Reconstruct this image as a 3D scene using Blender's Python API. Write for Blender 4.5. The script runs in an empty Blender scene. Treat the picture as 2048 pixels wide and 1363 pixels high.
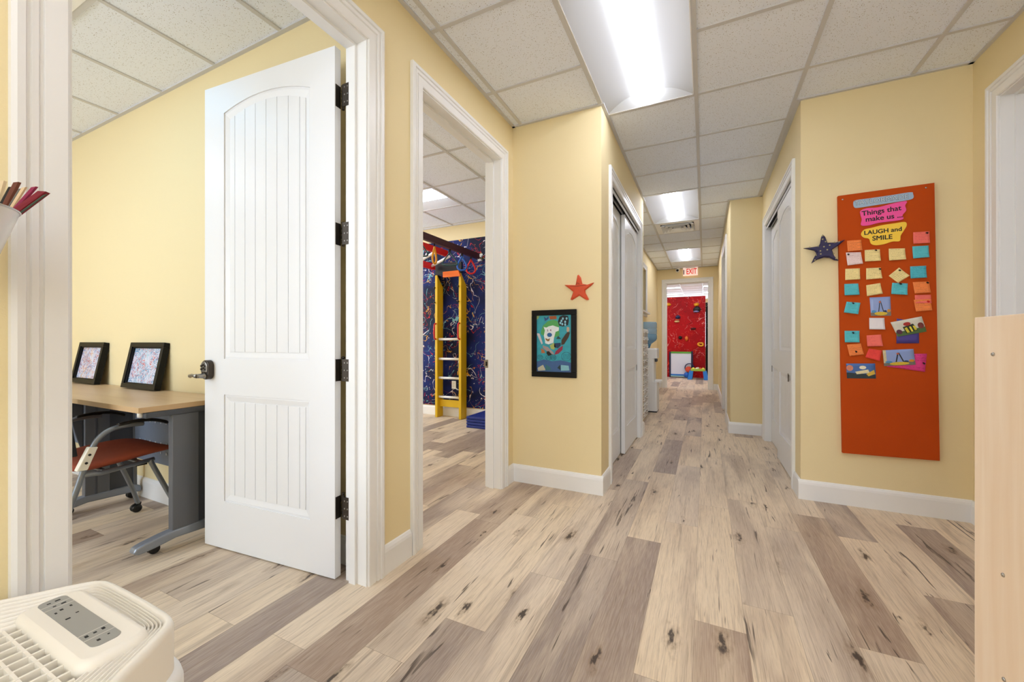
import bpy, math, random
from mathutils import Vector, Matrix
random.seed(7)
SC = bpy.context.scene
COL = SC.collection
CE = 2.743          # ceiling height
PI = math.pi

# ------------------------------------------------------------------ materials
def srgb(h):
    v = [int(h[i:i+2], 16)/255 for i in (0, 2, 4)]
    return tuple(((c/12.92) if c <= .04045 else ((c+.055)/1.055)**2.4) for c in v) + (1,)

def new_mat(name):
    m = bpy.data.materials.new(name); m.use_nodes = True
    nt = m.node_tree
    b = nt.nodes['Principled BSDF']
    return m, nt, b

def plain(name, hexc, rough=.5, metal=0, bump=0, bscale=200, spec=.5, coat=0, var=0, vscale=6):
    m, nt, b = new_mat(name)
    b.inputs['Base Color'].default_value = srgb(hexc)
    b.inputs['Roughness'].default_value = rough
    b.inputs['Metallic'].default_value = metal
    b.inputs['Specular IOR Level'].default_value = spec
    if coat: b.inputs['Coat Weight'].default_value = coat
    tc = nt.nodes.new('ShaderNodeTexCoord')
    if bump:
        n = nt.nodes.new('ShaderNodeTexNoise'); n.inputs['Scale'].default_value = bscale; n.inputs['Detail'].default_value = 3
        nt.links.new(tc.outputs['Object'], n.inputs['Vector'])
        bp = nt.nodes.new('ShaderNodeBump'); bp.inputs['Strength'].default_value = bump; bp.inputs['Distance'].default_value = .002
        nt.links.new(n.outputs['Fac'], bp.inputs['Height']); nt.links.new(bp.outputs['Normal'], b.inputs['Normal'])
    if var:
        n = nt.nodes.new('ShaderNodeTexNoise'); n.inputs['Scale'].default_value = vscale; n.inputs['Detail'].default_value = 4
        nt.links.new(tc.outputs['Object'], n.inputs['Vector'])
        h = nt.nodes.new('ShaderNodeHueSaturation'); h.inputs['Color'].default_value = srgb(hexc)
        mr = nt.nodes.new('ShaderNodeMapRange'); mr.inputs['To Min'].default_value = 1-var; mr.inputs['To Max'].default_value = 1+var
        nt.links.new(n.outputs['Fac'], mr.inputs['Value']); nt.links.new(mr.outputs['Result'], h.inputs['Value'])
        nt.links.new(h.outputs['Color'], b.inputs['Base Color'])
    return m

def emis(name, hexc, s):
    m, nt, b = new_mat(name)
    b.inputs['Base Color'].default_value = srgb('FFFFFF')
    b.inputs['Emission Color'].default_value = srgb(hexc)
    b.inputs['Emission Strength'].default_value = s
    return m

M = {}
M['wall'] = plain('yellow_wall_paint', 'E9D8AC', .65, bump=.35, bscale=260, spec=.25)
M['trim'] = plain('white_gloss_paint', 'ECECEC', .32, spec=.4)
M['door'] = plain('white_door_paint', 'E9EAED', .35, bump=.04, bscale=90, spec=.4)
M['tbar'] = plain('ceiling_grid_metal', 'CBCBCE', .5)
M['black'] = plain('black_plastic', '0C0C0E', .38)
M['blackframe'] = plain('black_frame_lacquer', '060607', .42, spec=.25)
M['dark'] = plain('dark_void', '0A0A0A', .9)
M['bronze'] = plain('dark_bronze_hinge', '4A433D', .35, metal=.9)
M['nickel'] = plain('brushed_nickel', '9A9792', .28, metal=.9)
M['steel'] = plain('screw_steel', 'B5B3B0', .25, metal=1)
M['white'] = plain('white_plastic', 'EEEEEE', .35)
M['lightwhite'] = plain('reflector_white', 'F4F4F4', .45)
M['tablegrey'] = plain('grey_powder_coat', '63666C', .45, metal=.25, bump=.12, bscale=500)
M['tabledark'] = plain('dark_grey_panel', '45484F', .5, bump=.1, bscale=400)
M['footgrey'] = plain('silver_grey_foot', '8D949F', .35, metal=.4)
M['frametube'] = plain('grey_tube_steel', '7E8389', .35, metal=.5)
M['seat'] = plain('rust_orange_fabric', '9C4E38', .8, bump=.5, bscale=900, spec=.2, var=.12, vscale=30)
M['purifier'] = plain('cream_plastic', 'F1ECE2', .42)
M['ivory'] = plain('ivory_plastic', 'E9E5D6', .4)
M['display'] = plain('grey_display_sticker', '9A9A96', .4)
M['displayline'] = plain('display_light_line', 'C9C7C0', .5)
M['ink'] = plain('black_ink', '17171A', .7)
M['yellow'] = plain('yellow_ladder_paint', 'DDB412', .4, bump=.08)
M['red'] = plain('red_paint', 'CE1210', .4)
M['purple'] = plain('purple_beam_paint', '43202F', .45)
M['orange'] = plain('orange_paint', 'F0700E', .45)
M['blue'] = plain('blue_plastic', '1B62C4', .35)
M['teal'] = plain('dark_teal_plastic', '1D4A4C', .35)
M['yplastic'] = plain('yellow_plastic', 'E9A21C', .35)
M['vinyl'] = plain('navy_vinyl', '172F86', .38, bump=.1)
M['board'] = plain('burnt_orange_felt', 'BC4A12', .85, bump=.3, bscale=700, spec=.15, var=.06, vscale=5)
M['starblue'] = plain('navy_star_paint', '1E1A4A', .55, var=.4, vscale=40)
M['starred'] = plain('orange_red_star_paint', 'D04A20', .55, var=.15, vscale=40)
M['stardot'] = plain('star_dot_gold', 'A79C6D', .5)
M['maple'] = None
M['water'] = None
M['reflector'] = plain('troffer_reflector_enamel', 'ADADAB', .5)
M['lens'] = emis('lit_troffer_lens', 'EBF0FF', 15)
M['lenscool'] = emis('lit_panel_cool', 'E6EEFF', 13)
M['camblack'] = plain('camera_lens_black', '050505', .15)

def ceiling_mat():
    m, nt, b = new_mat('acoustic_ceiling_tile')
    L = nt.links.new
    tc = nt.nodes.new('ShaderNodeTexCoord')
    v = nt.nodes.new('ShaderNodeTexVoronoi'); v.inputs['Scale'].default_value = 118; v.inputs['Randomness'].default_value = 1
    L(tc.outputs['Object'], v.inputs['Vector'])
    n = nt.nodes.new('ShaderNodeTexNoise'); n.inputs['Scale'].default_value = 90; n.inputs['Detail'].default_value = 2
    L(tc.outputs['Object'], n.inputs['Vector'])
    mr = nt.nodes.new('ShaderNodeMapRange'); mr.inputs['From Min'].default_value = .42; mr.inputs['From Max'].default_value = .62
    mr.inputs['To Min'].default_value = .10; mr.inputs['To Max'].default_value = .24
    L(n.outputs['Fac'], mr.inputs['Value'])
    lt = nt.nodes.new('ShaderNodeMath'); lt.operation = 'SUBTRACT'; L(v.outputs['Distance'], lt.inputs[0]); L(mr.outputs['Result'], lt.inputs[1])
    cr = nt.nodes.new('ShaderNodeMapRange'); cr.inputs['From Min'].default_value = -.02; cr.inputs['From Max'].default_value = .06
    L(lt.outputs[0], cr.inputs['Value'])
    fade = nt.nodes.new('ShaderNodeTexNoise'); fade.inputs['Scale'].default_value = 250; fade.inputs['Detail'].default_value = 2
    L(tc.outputs['Object'], fade.inputs['Vector'])
    mixd = nt.nodes.new('ShaderNodeMix'); mixd.data_type = 'RGBA'
    mixd.inputs['A'].default_value = srgb('A8A3A0'); mixd.inputs['B'].default_value = srgb('ECF2FF')
    L(cr.outputs['Result'], mixd.inputs['Factor'])
    m2 = nt.nodes.new('ShaderNodeMix'); m2.data_type = 'RGBA'; m2.blend_type = 'MULTIPLY'; m2.inputs['Factor'].default_value = .35
    L(mixd.outputs['Result'], m2.inputs['A']); L(fade.outputs['Color'], m2.inputs['B'])
    # keep multiply neutral
    bw = nt.nodes.new('ShaderNodeMapRange'); bw.inputs['To Min'].default_value = .9; bw.inputs['To Max'].default_value = 1.1
    L(fade.outputs['Fac'], bw.inputs['Value']); L(bw.outputs['Result'], m2.inputs['B'])
    L(m2.outputs['Result'], b.inputs['Base Color'])
    b.inputs['Roughness'].default_value = .95; b.inputs['Specular IOR Level'].default_value = .1
    bp = nt.nodes.new('ShaderNodeBump'); bp.inputs['Strength'].default_value = .25; bp.inputs['Distance'].default_value = .002
    L(cr.outputs['Result'], bp.inputs['Height']); L(bp.outputs['Normal'], b.inputs['Normal'])
    return m
M['ceil'] = ceiling_mat()

def floor_mat():
    m, nt, b = new_mat('vinyl_plank_floor')
    L = nt.links.new; N = nt.nodes.new
    uv = N('ShaderNodeUVMap'); uv.uv_map = 'plank'
    at = N('ShaderNodeAttribute'); at.attribute_name = 'tone'
    sep = N('ShaderNodeSeparateColor'); L(at.outputs['Color'], sep.inputs['Color'])
    xyz = N('ShaderNodeSeparateXYZ'); L(uv.outputs['UV'], xyz.inputs['Vector'])
    def comb(sx, sy, off):
        mx = N('ShaderNodeMath'); mx.operation = 'MULTIPLY'; mx.inputs[1].default_value = sx; L(xyz.outputs['X'], mx.inputs[0])
        my = N('ShaderNodeMath'); my.operation = 'MULTIPLY'; my.inputs[1].default_value = sy; L(xyz.outputs['Y'], my.inputs[0])
        mz = N('ShaderNodeMath'); mz.operation = 'MULTIPLY_ADD'; mz.inputs[1].default_value = 37.0; mz.inputs[2].default_value = off; L(sep.outputs['Blue'], mz.inputs[0])
        c = N('ShaderNodeCombineXYZ'); L(mx.outputs[0], c.inputs[0]); L(my.outputs[0], c.inputs[1]); L(mz.outputs[0], c.inputs[2])
        return c.outputs[0]
    def noise(vec, det=4, rough=.55, dist=0):
        n = N('ShaderNodeTexNoise'); n.inputs['Scale'].default_value = 1; n.inputs['Detail'].default_value = det
        n.inputs['Roughness'].default_value = rough; n.inputs['Distortion'].default_value = dist; L(vec, n.inputs['Vector']); return n.outputs['Fac']
    def ramp(fac, a, bb, lo=0, hi=1):
        r = N('ShaderNodeMapRange'); r.interpolation_type = 'SMOOTHSTEP'; r.inputs['From Min'].default_value = a; r.inputs['From Max'].default_value = bb
        r.inputs['To Min'].default_value = lo; r.inputs['To Max'].default_value = hi; L(fac, r.inputs['Value']); return r.outputs['Result']
    def mix(f, A, B, mode='MIX'):
        x = N('ShaderNodeMix'); x.data_type = 'RGBA'; x.blend_type = mode
        for s, k in ((f, 'Factor'), (A, 'A'), (B, 'B')):
            if hasattr(s, 'default_value') or hasattr(s, 'is_linked'): L(s, x.inputs[k])
            elif isinstance(s, tuple): x.inputs[k].default_value = s
            else: x.inputs[k].default_value = s
        return x.outputs['Result']
    def mul(a, c):
        x = N('ShaderNodeMath'); x.operation = 'MULTIPLY'; L(a, x.inputs[0])
        if isinstance(c, (int, float)): x.inputs[1].default_value = c
        else: L(c, x.inputs[1])
        return x.outputs[0]
    # plank base colour by tone (green channel 0 light .. 1 dark), red = warm/cool
    light = mix(sep.outputs['Red'], srgb('E4D0B3'), srgb('DCCBB6'))
    dark = mix(sep.outputs['Red'], srgb('A68F7D'), srgb('96877F'))
    broad = noise(comb(5, .9, 0), 3, .5, .6)
    shift = N('ShaderNodeMath'); shift.operation = 'ADD'; L(sep.outputs['Green'], shift.inputs[0]); L(ramp(broad, .3, .7, -.32, .32), shift.inputs[1])
    base = mix(ramp(shift.outputs[0], .1, .95), light, dark)
    # long cloudy grey streaks
    s1 = ramp(noise(comb(15, 1.1, 5), 4, .6, .8), .56, .74)
    base = mix(mul(s1, .6), base, srgb('8A7768'))
    # fine grain lines
    s2 = ramp(noise(comb(120, 3.2, 9), 3, .6, .5), .5, .72)
    base = mix(mul(s2, .42), base, srgb('8E7763'))
    s3 = ramp(noise(comb(260, 9, 2), 2, .6, .2), .42, .62)
    base = mix(mul(s3, .16), base, srgb('F0E0C8'))
    s4 = ramp(noise(comb(420, 11, 4), 3, .6, .3), .48, .66)
    base = mix(mul(s4, .24), base, srgb('7C6653'))
    # dark cracks
    c1 = ramp(noise(comb(30, 1.6, 21), 3, .55, 1.6), .635, .68)
    c2 = ramp(noise(comb(9, 2.2, 33), 2), .44, .56)
    base = mix(mul(mul(c1, c2), .85), base, srgb('463A33'))
    # knots
    v = N('ShaderNodeTexVoronoi'); v.voronoi_dimensions = '2D'; v.inputs['Scale'].default_value = 1; L(comb(6.5, 2.0, 50), v.inputs['Vector'])
    vd = N('ShaderNodeMath'); vd.operation = 'ADD'; L(v.outputs['Distance'], vd.inputs[0]); L(ramp(noise(comb(60, 22, 3), 3), .3, .7, -.07, .07), vd.inputs[1])
    csep = N('ShaderNodeSeparateColor'); L(v.outputs['Color'], csep.inputs['Color'])
    pick = ramp(csep.outputs['Red'], .60, .64)
    size = ramp(csep.outputs['Green'], 0, 1, .03, .10)
    kd = N('ShaderNodeMath'); kd.operation = 'DIVIDE'; L(vd.outputs[0], kd.inputs[0]); L(size, kd.inputs[1])
    core = mul(ramp(kd.outputs[0], .1, 1.15, 1, 0), pick)
    halo = mul(ramp(kd.outputs[0], .6, 2.8, 1, 0), pick)
    base = mix(mul(halo, .45), base, srgb('8C7259'))
    base = mix(mul(core, .9), base, srgb('362C28'))
    # seams
    at2 = N('ShaderNodeUVMap'); at2.uv_map = 'edge'
    e = N('ShaderNodeSeparateXYZ'); L(at2.outputs['UV'], e.inputs['Vector'])
    def edge(o, lim, w):
        a = ramp(o, 0, w, 1, 0)
        s = N('ShaderNodeMath'); s.operation = 'SUBTRACT'; s.inputs[0].default_value = lim; L(o, s.inputs[1])
        bq = ramp(s.outputs[0], 0, w, 1, 0)
        mx = N('ShaderNodeMath'); mx.operation = 'MAXIMUM'; L(a, mx.inputs[0]); L(bq, mx.inputs[1]); return mx.outputs[0]
    ex = edge(e.outputs['X'], .1755, .0016); ey = edge(e.outputs['Y'], 1.22, .0016)
    mm = N('ShaderNodeMath'); mm.operation = 'MAXIMUM'; L(ex, mm.inputs[0]); L(ey, mm.inputs[1])
    base = mix(mul(mm.outputs[0], .5), base, srgb('6B5847'))
    L(base, b.inputs['Base Color'])
    b.inputs['Roughness'].default_value = .5; b.inputs['Specular IOR Level'].default_value = .35
    bp = N('ShaderNodeBump'); bp.inputs['Strength'].default_value = .12; bp.inputs['Distance'].default_value = .001
    L(s2, bp.inputs['Height']); L(bp.outputs['Normal'], b.inputs['Normal'])
    return m
M['floor'] = floor_mat()

def wood_mat(name, a, c, axis='Z'):
    m, nt, b = new_mat(name); L = nt.links.new; N = nt.nodes.new
    tc = N('ShaderNodeTexCoord'); mp = N('ShaderNodeMapping')
    mp.inputs['Scale'].default_value = (14, 14, .9) if axis == 'Z' else (.9, 14, 14)
    L(tc.outputs['Object'], mp.inputs['Vector'])
    n = N('ShaderNodeTexNoise'); n.inputs['Scale'].default_value = 2.2; n.inputs['Detail'].default_value = 5; n.inputs['Distortion'].default_value = .5
    L(mp.outputs['Vector'], n.inputs['Vector'])
    x = N('ShaderNodeMix'); x.data_type = 'RGBA'; x.inputs['A'].default_value = srgb(a); x.inputs['B'].default_value = srgb(c)
    r = N('ShaderNodeMapRange'); r.inputs['From Min'].default_value = .3; r.inputs['From Max'].default_value = .7
    L(n.outputs['Fac'], r.inputs['Value']); L(r.outputs['Result'], x.inputs['Factor']); L(x.outputs['Result'], b.inputs['Base Color'])
    b.inputs['Roughness'].default_value = .38; b.inputs['Specular IOR Level'].default_value = .4
    return m
M['maple'] = wood_mat('maple_laminate', 'F8E4CC', 'F0D6B8')
M['desktop'] = wood_mat('tan_desktop_laminate', 'CFB592', 'C4A682', 'X')
M['edgeband'] = plain('desktop_edge_band', 'CBAA80', .45)

def splatter(name, ground, cols, seed, dens=1.0, var=None):
    """painted mural ground covered in thin dripped paint strings and dots"""
    m, nt, b = new_mat(name); L = nt.links.new; N = nt.nodes.new
    tc = N('ShaderNodeTexCoord')
    gn = N('ShaderNodeTexNoise'); gn.inputs['Scale'].default_value = 1.8; gn.inputs['Detail'].default_value = 3
    L(tc.outputs['Object'], gn.inputs['Vector'])
    x = N('ShaderNodeMix'); x.data_type = 'RGBA'; x.inputs['A'].default_value = srgb(ground); x.inputs['B'].default_value = srgb(var or ground)
    r = N('ShaderNodeMapRange'); r.inputs['From Min'].default_value = .42; r.inputs['From Max'].default_value = .6
    L(gn.outputs['Fac'], r.inputs['Value']); L(r.outputs['Result'], x.inputs['Factor'])
    cur = x.outputs['Result']
    for i, c in enumerate(cols):
        mp = N('ShaderNodeMapping'); mp.inputs['Location'].default_value = (seed+i*3.7, i*1.9, seed*2+i*5.3)
        mp.inputs['Rotation'].default_value = (i*.7, i*.4+seed, i*1.1)
        L(tc.outputs['Object'], mp.inputs['Vector'])
        n = N('ShaderNodeTexNoise'); n.inputs['Scale'].default_value = 2.6+.5*(i % 3); n.inputs['Detail'].default_value = 2.5; n.inputs['Distortion'].default_value = 1.2
        L(mp.outputs['Vector'], n.inputs['Vector'])
        s = N('ShaderNodeMath'); s.operation = 'SUBTRACT'; s.inputs[1].default_value = .5; L(n.outputs['Fac'], s.inputs[0])
        a = N('ShaderNodeMath'); a.operation = 'ABSOLUTE'; L(s.outputs[0], a.inputs[0])
        n2 = N('ShaderNodeTexNoise'); n2.inputs['Scale'].default_value = 14; L(mp.outputs['Vector'], n2.inputs['Vector'])
        th = N('ShaderNodeMapRange'); th.inputs['From Min'].default_value = .3; th.inputs['From Max'].default_value = .7
        th.inputs['To Min'].default_value = .001; th.inputs['To Max'].default_value = .013*dens; L(n2.outputs['Fac'], th.inputs['Value'])
        lt = N('ShaderNodeMath'); lt.operation = 'LESS_THAN'; L(a.outputs[0], lt.inputs[0]); L(th.outputs['Result'], lt.inputs[1])
        n3 = N('ShaderNodeTexNoise'); n3.inputs['Scale'].default_value = 3.1; L(mp.outputs['Vector'], n3.inputs['Vector'])
        g = N('ShaderNodeMath'); g.operation = 'GREATER_THAN'; g.inputs[1].default_value = .5; L(n3.outputs['Fac'], g.inputs[0])
        mu = N('ShaderNodeMath'); mu.operation = 'MULTIPLY'; L(lt.outputs[0], mu.inputs[0]); L(g.outputs[0], mu.inputs[1])
        v = N('ShaderNodeTexVoronoi'); v.inputs['Scale'].default_value = 13+i*3; L(mp.outputs['Vector'], v.inputs['Vector'])
        vs = N('ShaderNodeSeparateColor'); L(v.outputs['Color'], vs.inputs['Color'])
        vm = N('ShaderNodeMath'); vm.operation = 'MULTIPLY'; vm.inputs[1].default_value = .11; L(vs.outputs['Red'], vm.inputs[0])
        vl = N('ShaderNodeMath'); vl.operation = 'LESS_THAN'; L(v.outputs['Distance'], vl.inputs[0]); L(vm.outputs[0], vl.inputs[1])
        mx = N('ShaderNodeMath'); mx.operation = 'MAXIMUM'; L(mu.outputs[0], mx.inputs[0]); L(vl.outputs[0], mx.inputs[1])
        y = N('ShaderNodeMix'); y.data_type = 'RGBA'; L(mx.outputs[0], y.inputs['Factor']); L(cur, y.inputs['A']); y.inputs['B'].default_value = srgb(c)
        cur = y.outputs['Result']
    L(cur, b.inputs['Base Color']); b.inputs['Roughness'].default_value = .55; b.inputs['Specular IOR Level'].default_value = .2
    return m
M['mural'] = splatter('navy_splatter_mural', '10246B', ['D8D4DC', 'D9A040', 'B8231F', '6FA4B0'], 3.1, .62, '080C2C')
M['redmural'] = splatter('red_splatter_wall', 'B00712', ['E8452A', 'D9908A', '7A0A10'], 8.2, .8, '9A0510')
M['blackmural'] = splatter('black_splatter_wall', '0B0608', ['E8E3D0'], 1.2, .3)

def sheet_mat(name, hexc, ink='3A3A44', lines=True, strength=1.0, dense=.5):
    """paper note with rows of small handwriting, laid out on the sheet itself (UV)"""
    m, nt, b = new_mat(name); L = nt.links.new; N = nt.nodes.new
    b.inputs['Roughness'].default_value = .8; b.inputs['Specular IOR Level'].default_value = .15
    uv = N('ShaderNodeUVMap'); uv.uv_map = 'sheet'
    s = N('ShaderNodeSeparateXYZ'); L(uv.outputs['UV'], s.inputs['Vector'])
    row = N('ShaderNodeMath'); row.operation = 'MULTIPLY'; row.inputs[1].default_value = 7; L(s.outputs['Y'], row.inputs[0])
    fl = N('ShaderNodeMath'); fl.operation = 'FLOOR'; L(row.outputs[0], fl.inputs[0])
    oi = N('ShaderNodeObjectInfo')
    c = N('ShaderNodeCombineXYZ')
    sx = N('ShaderNodeMath'); sx.operation = 'MULTIPLY'; sx.inputs[1].default_value = 22; L(s.outputs['X'], sx.inputs[0])
    L(sx.outputs[0], c.inputs[0])
    sy = N('ShaderNodeMath'); sy.operation = 'MULTIPLY'; sy.inputs[1].default_value = 2.2; L(row.outputs[0], sy.inputs[0]); L(sy.outputs[0], c.inputs[1])
    ro = N('ShaderNodeMath'); ro.operation = 'MULTIPLY'; ro.inputs[1].default_value = 50; L(oi.outputs['Random'], ro.inputs[0]); L(ro.outputs[0], c.inputs[2])
    n = N('ShaderNodeTexNoise'); n.inputs['Scale'].default_value = 1; n.inputs['Detail'].default_value = 2; n.inputs['Distortion'].default_value = 1; L(c.outputs[0], n.inputs['Vector'])
    sb = N('ShaderNodeMath'); sb.operation = 'SUBTRACT'; sb.inputs[1].default_value = .5; L(n.outputs['Fac'], sb.inputs[0])
    ab = N('ShaderNodeMath'); ab.operation = 'ABSOLUTE'; L(sb.outputs[0], ab.inputs[0])
    lt = N('ShaderNodeMath'); lt.operation = 'LESS_THAN'; lt.inputs[1].default_value = .022; L(ab.outputs[0], lt.inputs[0])
    fr = N('ShaderNodeMath'); fr.operation = 'FRACT'; L(row.outputs[0], fr.inputs[0])
    g1 = N('ShaderNodeMath'); g1.operation = 'LESS_THAN'; g1.inputs[1].default_value = .6; L(fr.outputs[0], g1.inputs[0])
    wn = N('ShaderNodeTexWhiteNoise'); wn.noise_dimensions = '2D'
    cc = N('ShaderNodeCombineXYZ'); L(fl.outputs[0], cc.inputs[0]); L(ro.outputs[0], cc.inputs[1]); L(cc.outputs[0], wn.inputs['Vector'])
    g2 = N('ShaderNodeMath'); g2.operation = 'LESS_THAN'; L(s.outputs['X'], g2.inputs[0])
    g3 = N('ShaderNodeMath'); g3.operation = 'MULTIPLY_ADD'; g3.inputs[1].default_value = .8; g3.inputs[2].default_value = dense-.15; L(wn.outputs['Value'], g3.inputs[0]); L(g3.outputs[0], g2.inputs[1])
    g4 = N('ShaderNodeMath'); g4.operation = 'GREATER_THAN'; g4.inputs[1].default_value = .08; L(s.outputs['X'], g4.inputs[0])
    cur = lt.outputs[0]
    for g in (g1, g2, g4):
        mu = N('ShaderNodeMath'); mu.operation = 'MULTIPLY'; L(cur, mu.inputs[0]); L(g.outputs[0], mu.inputs[1]); cur = mu.outputs[0]
    mu = N('ShaderNodeMath'); mu.operation = 'MULTIPLY'; L(cur, mu.inputs[0]); mu.inputs[1].default_value = .75*strength
    x = N('ShaderNodeMix'); x.data_type = 'RGBA'; L(mu.outputs[0], x.inputs['Factor']); x.inputs['A'].default_value = srgb(hexc); x.inputs['B'].default_value = srgb(ink)
    L(x.outputs['Result'], b.inputs['Base Color'])
    return m

def scribble(name, ground, cols, scale=13):
    """child's pen drawing: coloured strokes on pale paper"""
    m, nt, b = new_mat(name); L = nt.links.new; N = nt.nodes.new
    tc = N('ShaderNodeTexCoord'); cur = None
    base = srgb(ground)
    for i, c in enumerate(cols):
        mp = N('ShaderNodeMapping'); mp.inputs['Location'].default_value = (i*2.3, i*4.1, i*1.7); mp.inputs['Rotation'].default_value = (0, i*.9, 0)
        L(tc.outputs['Object'], mp.inputs['Vector'])
        n = N('ShaderNodeTexNoise'); n.inputs['Scale'].default_value = scale; n.inputs['Detail'].default_value = 3; n.inputs['Distortion'].default_value = 2.5; L(mp.outputs['Vector'], n.inputs['Vector'])
        s = N('ShaderNodeMath'); s.operation = 'SUBTRACT'; s.inputs[1].default_value = .52; L(n.outputs['Fac'], s.inputs[0])
        a = N('ShaderNodeMath'); a.operation = 'ABSOLUTE'; L(s.outputs[0], a.inputs[0])
        lt = N('ShaderNodeMath'); lt.operation = 'LESS_THAN'; lt.inputs[1].default_value = .020; L(a.outputs[0], lt.inputs[0])
        n3 = N('ShaderNodeTexNoise'); n3.inputs['Scale'].default_value = scale*.8; L(mp.outputs['Vector'], n3.inputs['Vector'])
        g = N('ShaderNodeMath'); g.operation = 'GREATER_THAN'; g.inputs[1].default_value = .48; L(n3.outputs['Fac'], g.inputs[0])
        mu = N('ShaderNodeMath'); mu.operation = 'MULTIPLY'; L(lt.outputs[0], mu.inputs[0]); L(g.outputs[0], mu.inputs[1])
        y = N('ShaderNodeMix'); y.data_type = 'RGBA'; L(mu.outputs[0], y.inputs['Factor'])
        if cur is None: y.inputs['A'].default_value = base
        else: L(cur, y.inputs['A'])
        y.inputs['B'].default_value = srgb(c); cur = y.outputs['Result']
    L(cur, b.inputs['Base Color']); b.inputs['Roughness'].default_value = .35
    return m

def clear_plastic(name, tint, alpha, rough=.08):
    m, nt, b = new_mat(name)
    b.inputs['Base Color'].default_value = srgb(tint); b.inputs['Roughness'].default_value = rough; b.inputs['Alpha'].default_value = alpha
    return m
M['cup'] = clear_plastic('frosted_clear_plastic', 'F6F7FA', .6, .2)
M['bottle'] = clear_plastic('blue_bottle_plastic', '86B4D6', .62)
M['waterfill'] = clear_plastic('water_fill', '4F8FBE', .8)
M['drawer'] = clear_plastic('translucent_drawer_plastic', 'E9E2DC', .8, .2)
M['drawerstuff'] = plain('drawer_contents', '9C7C68', .8, var=.8, vscale=25)

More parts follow.
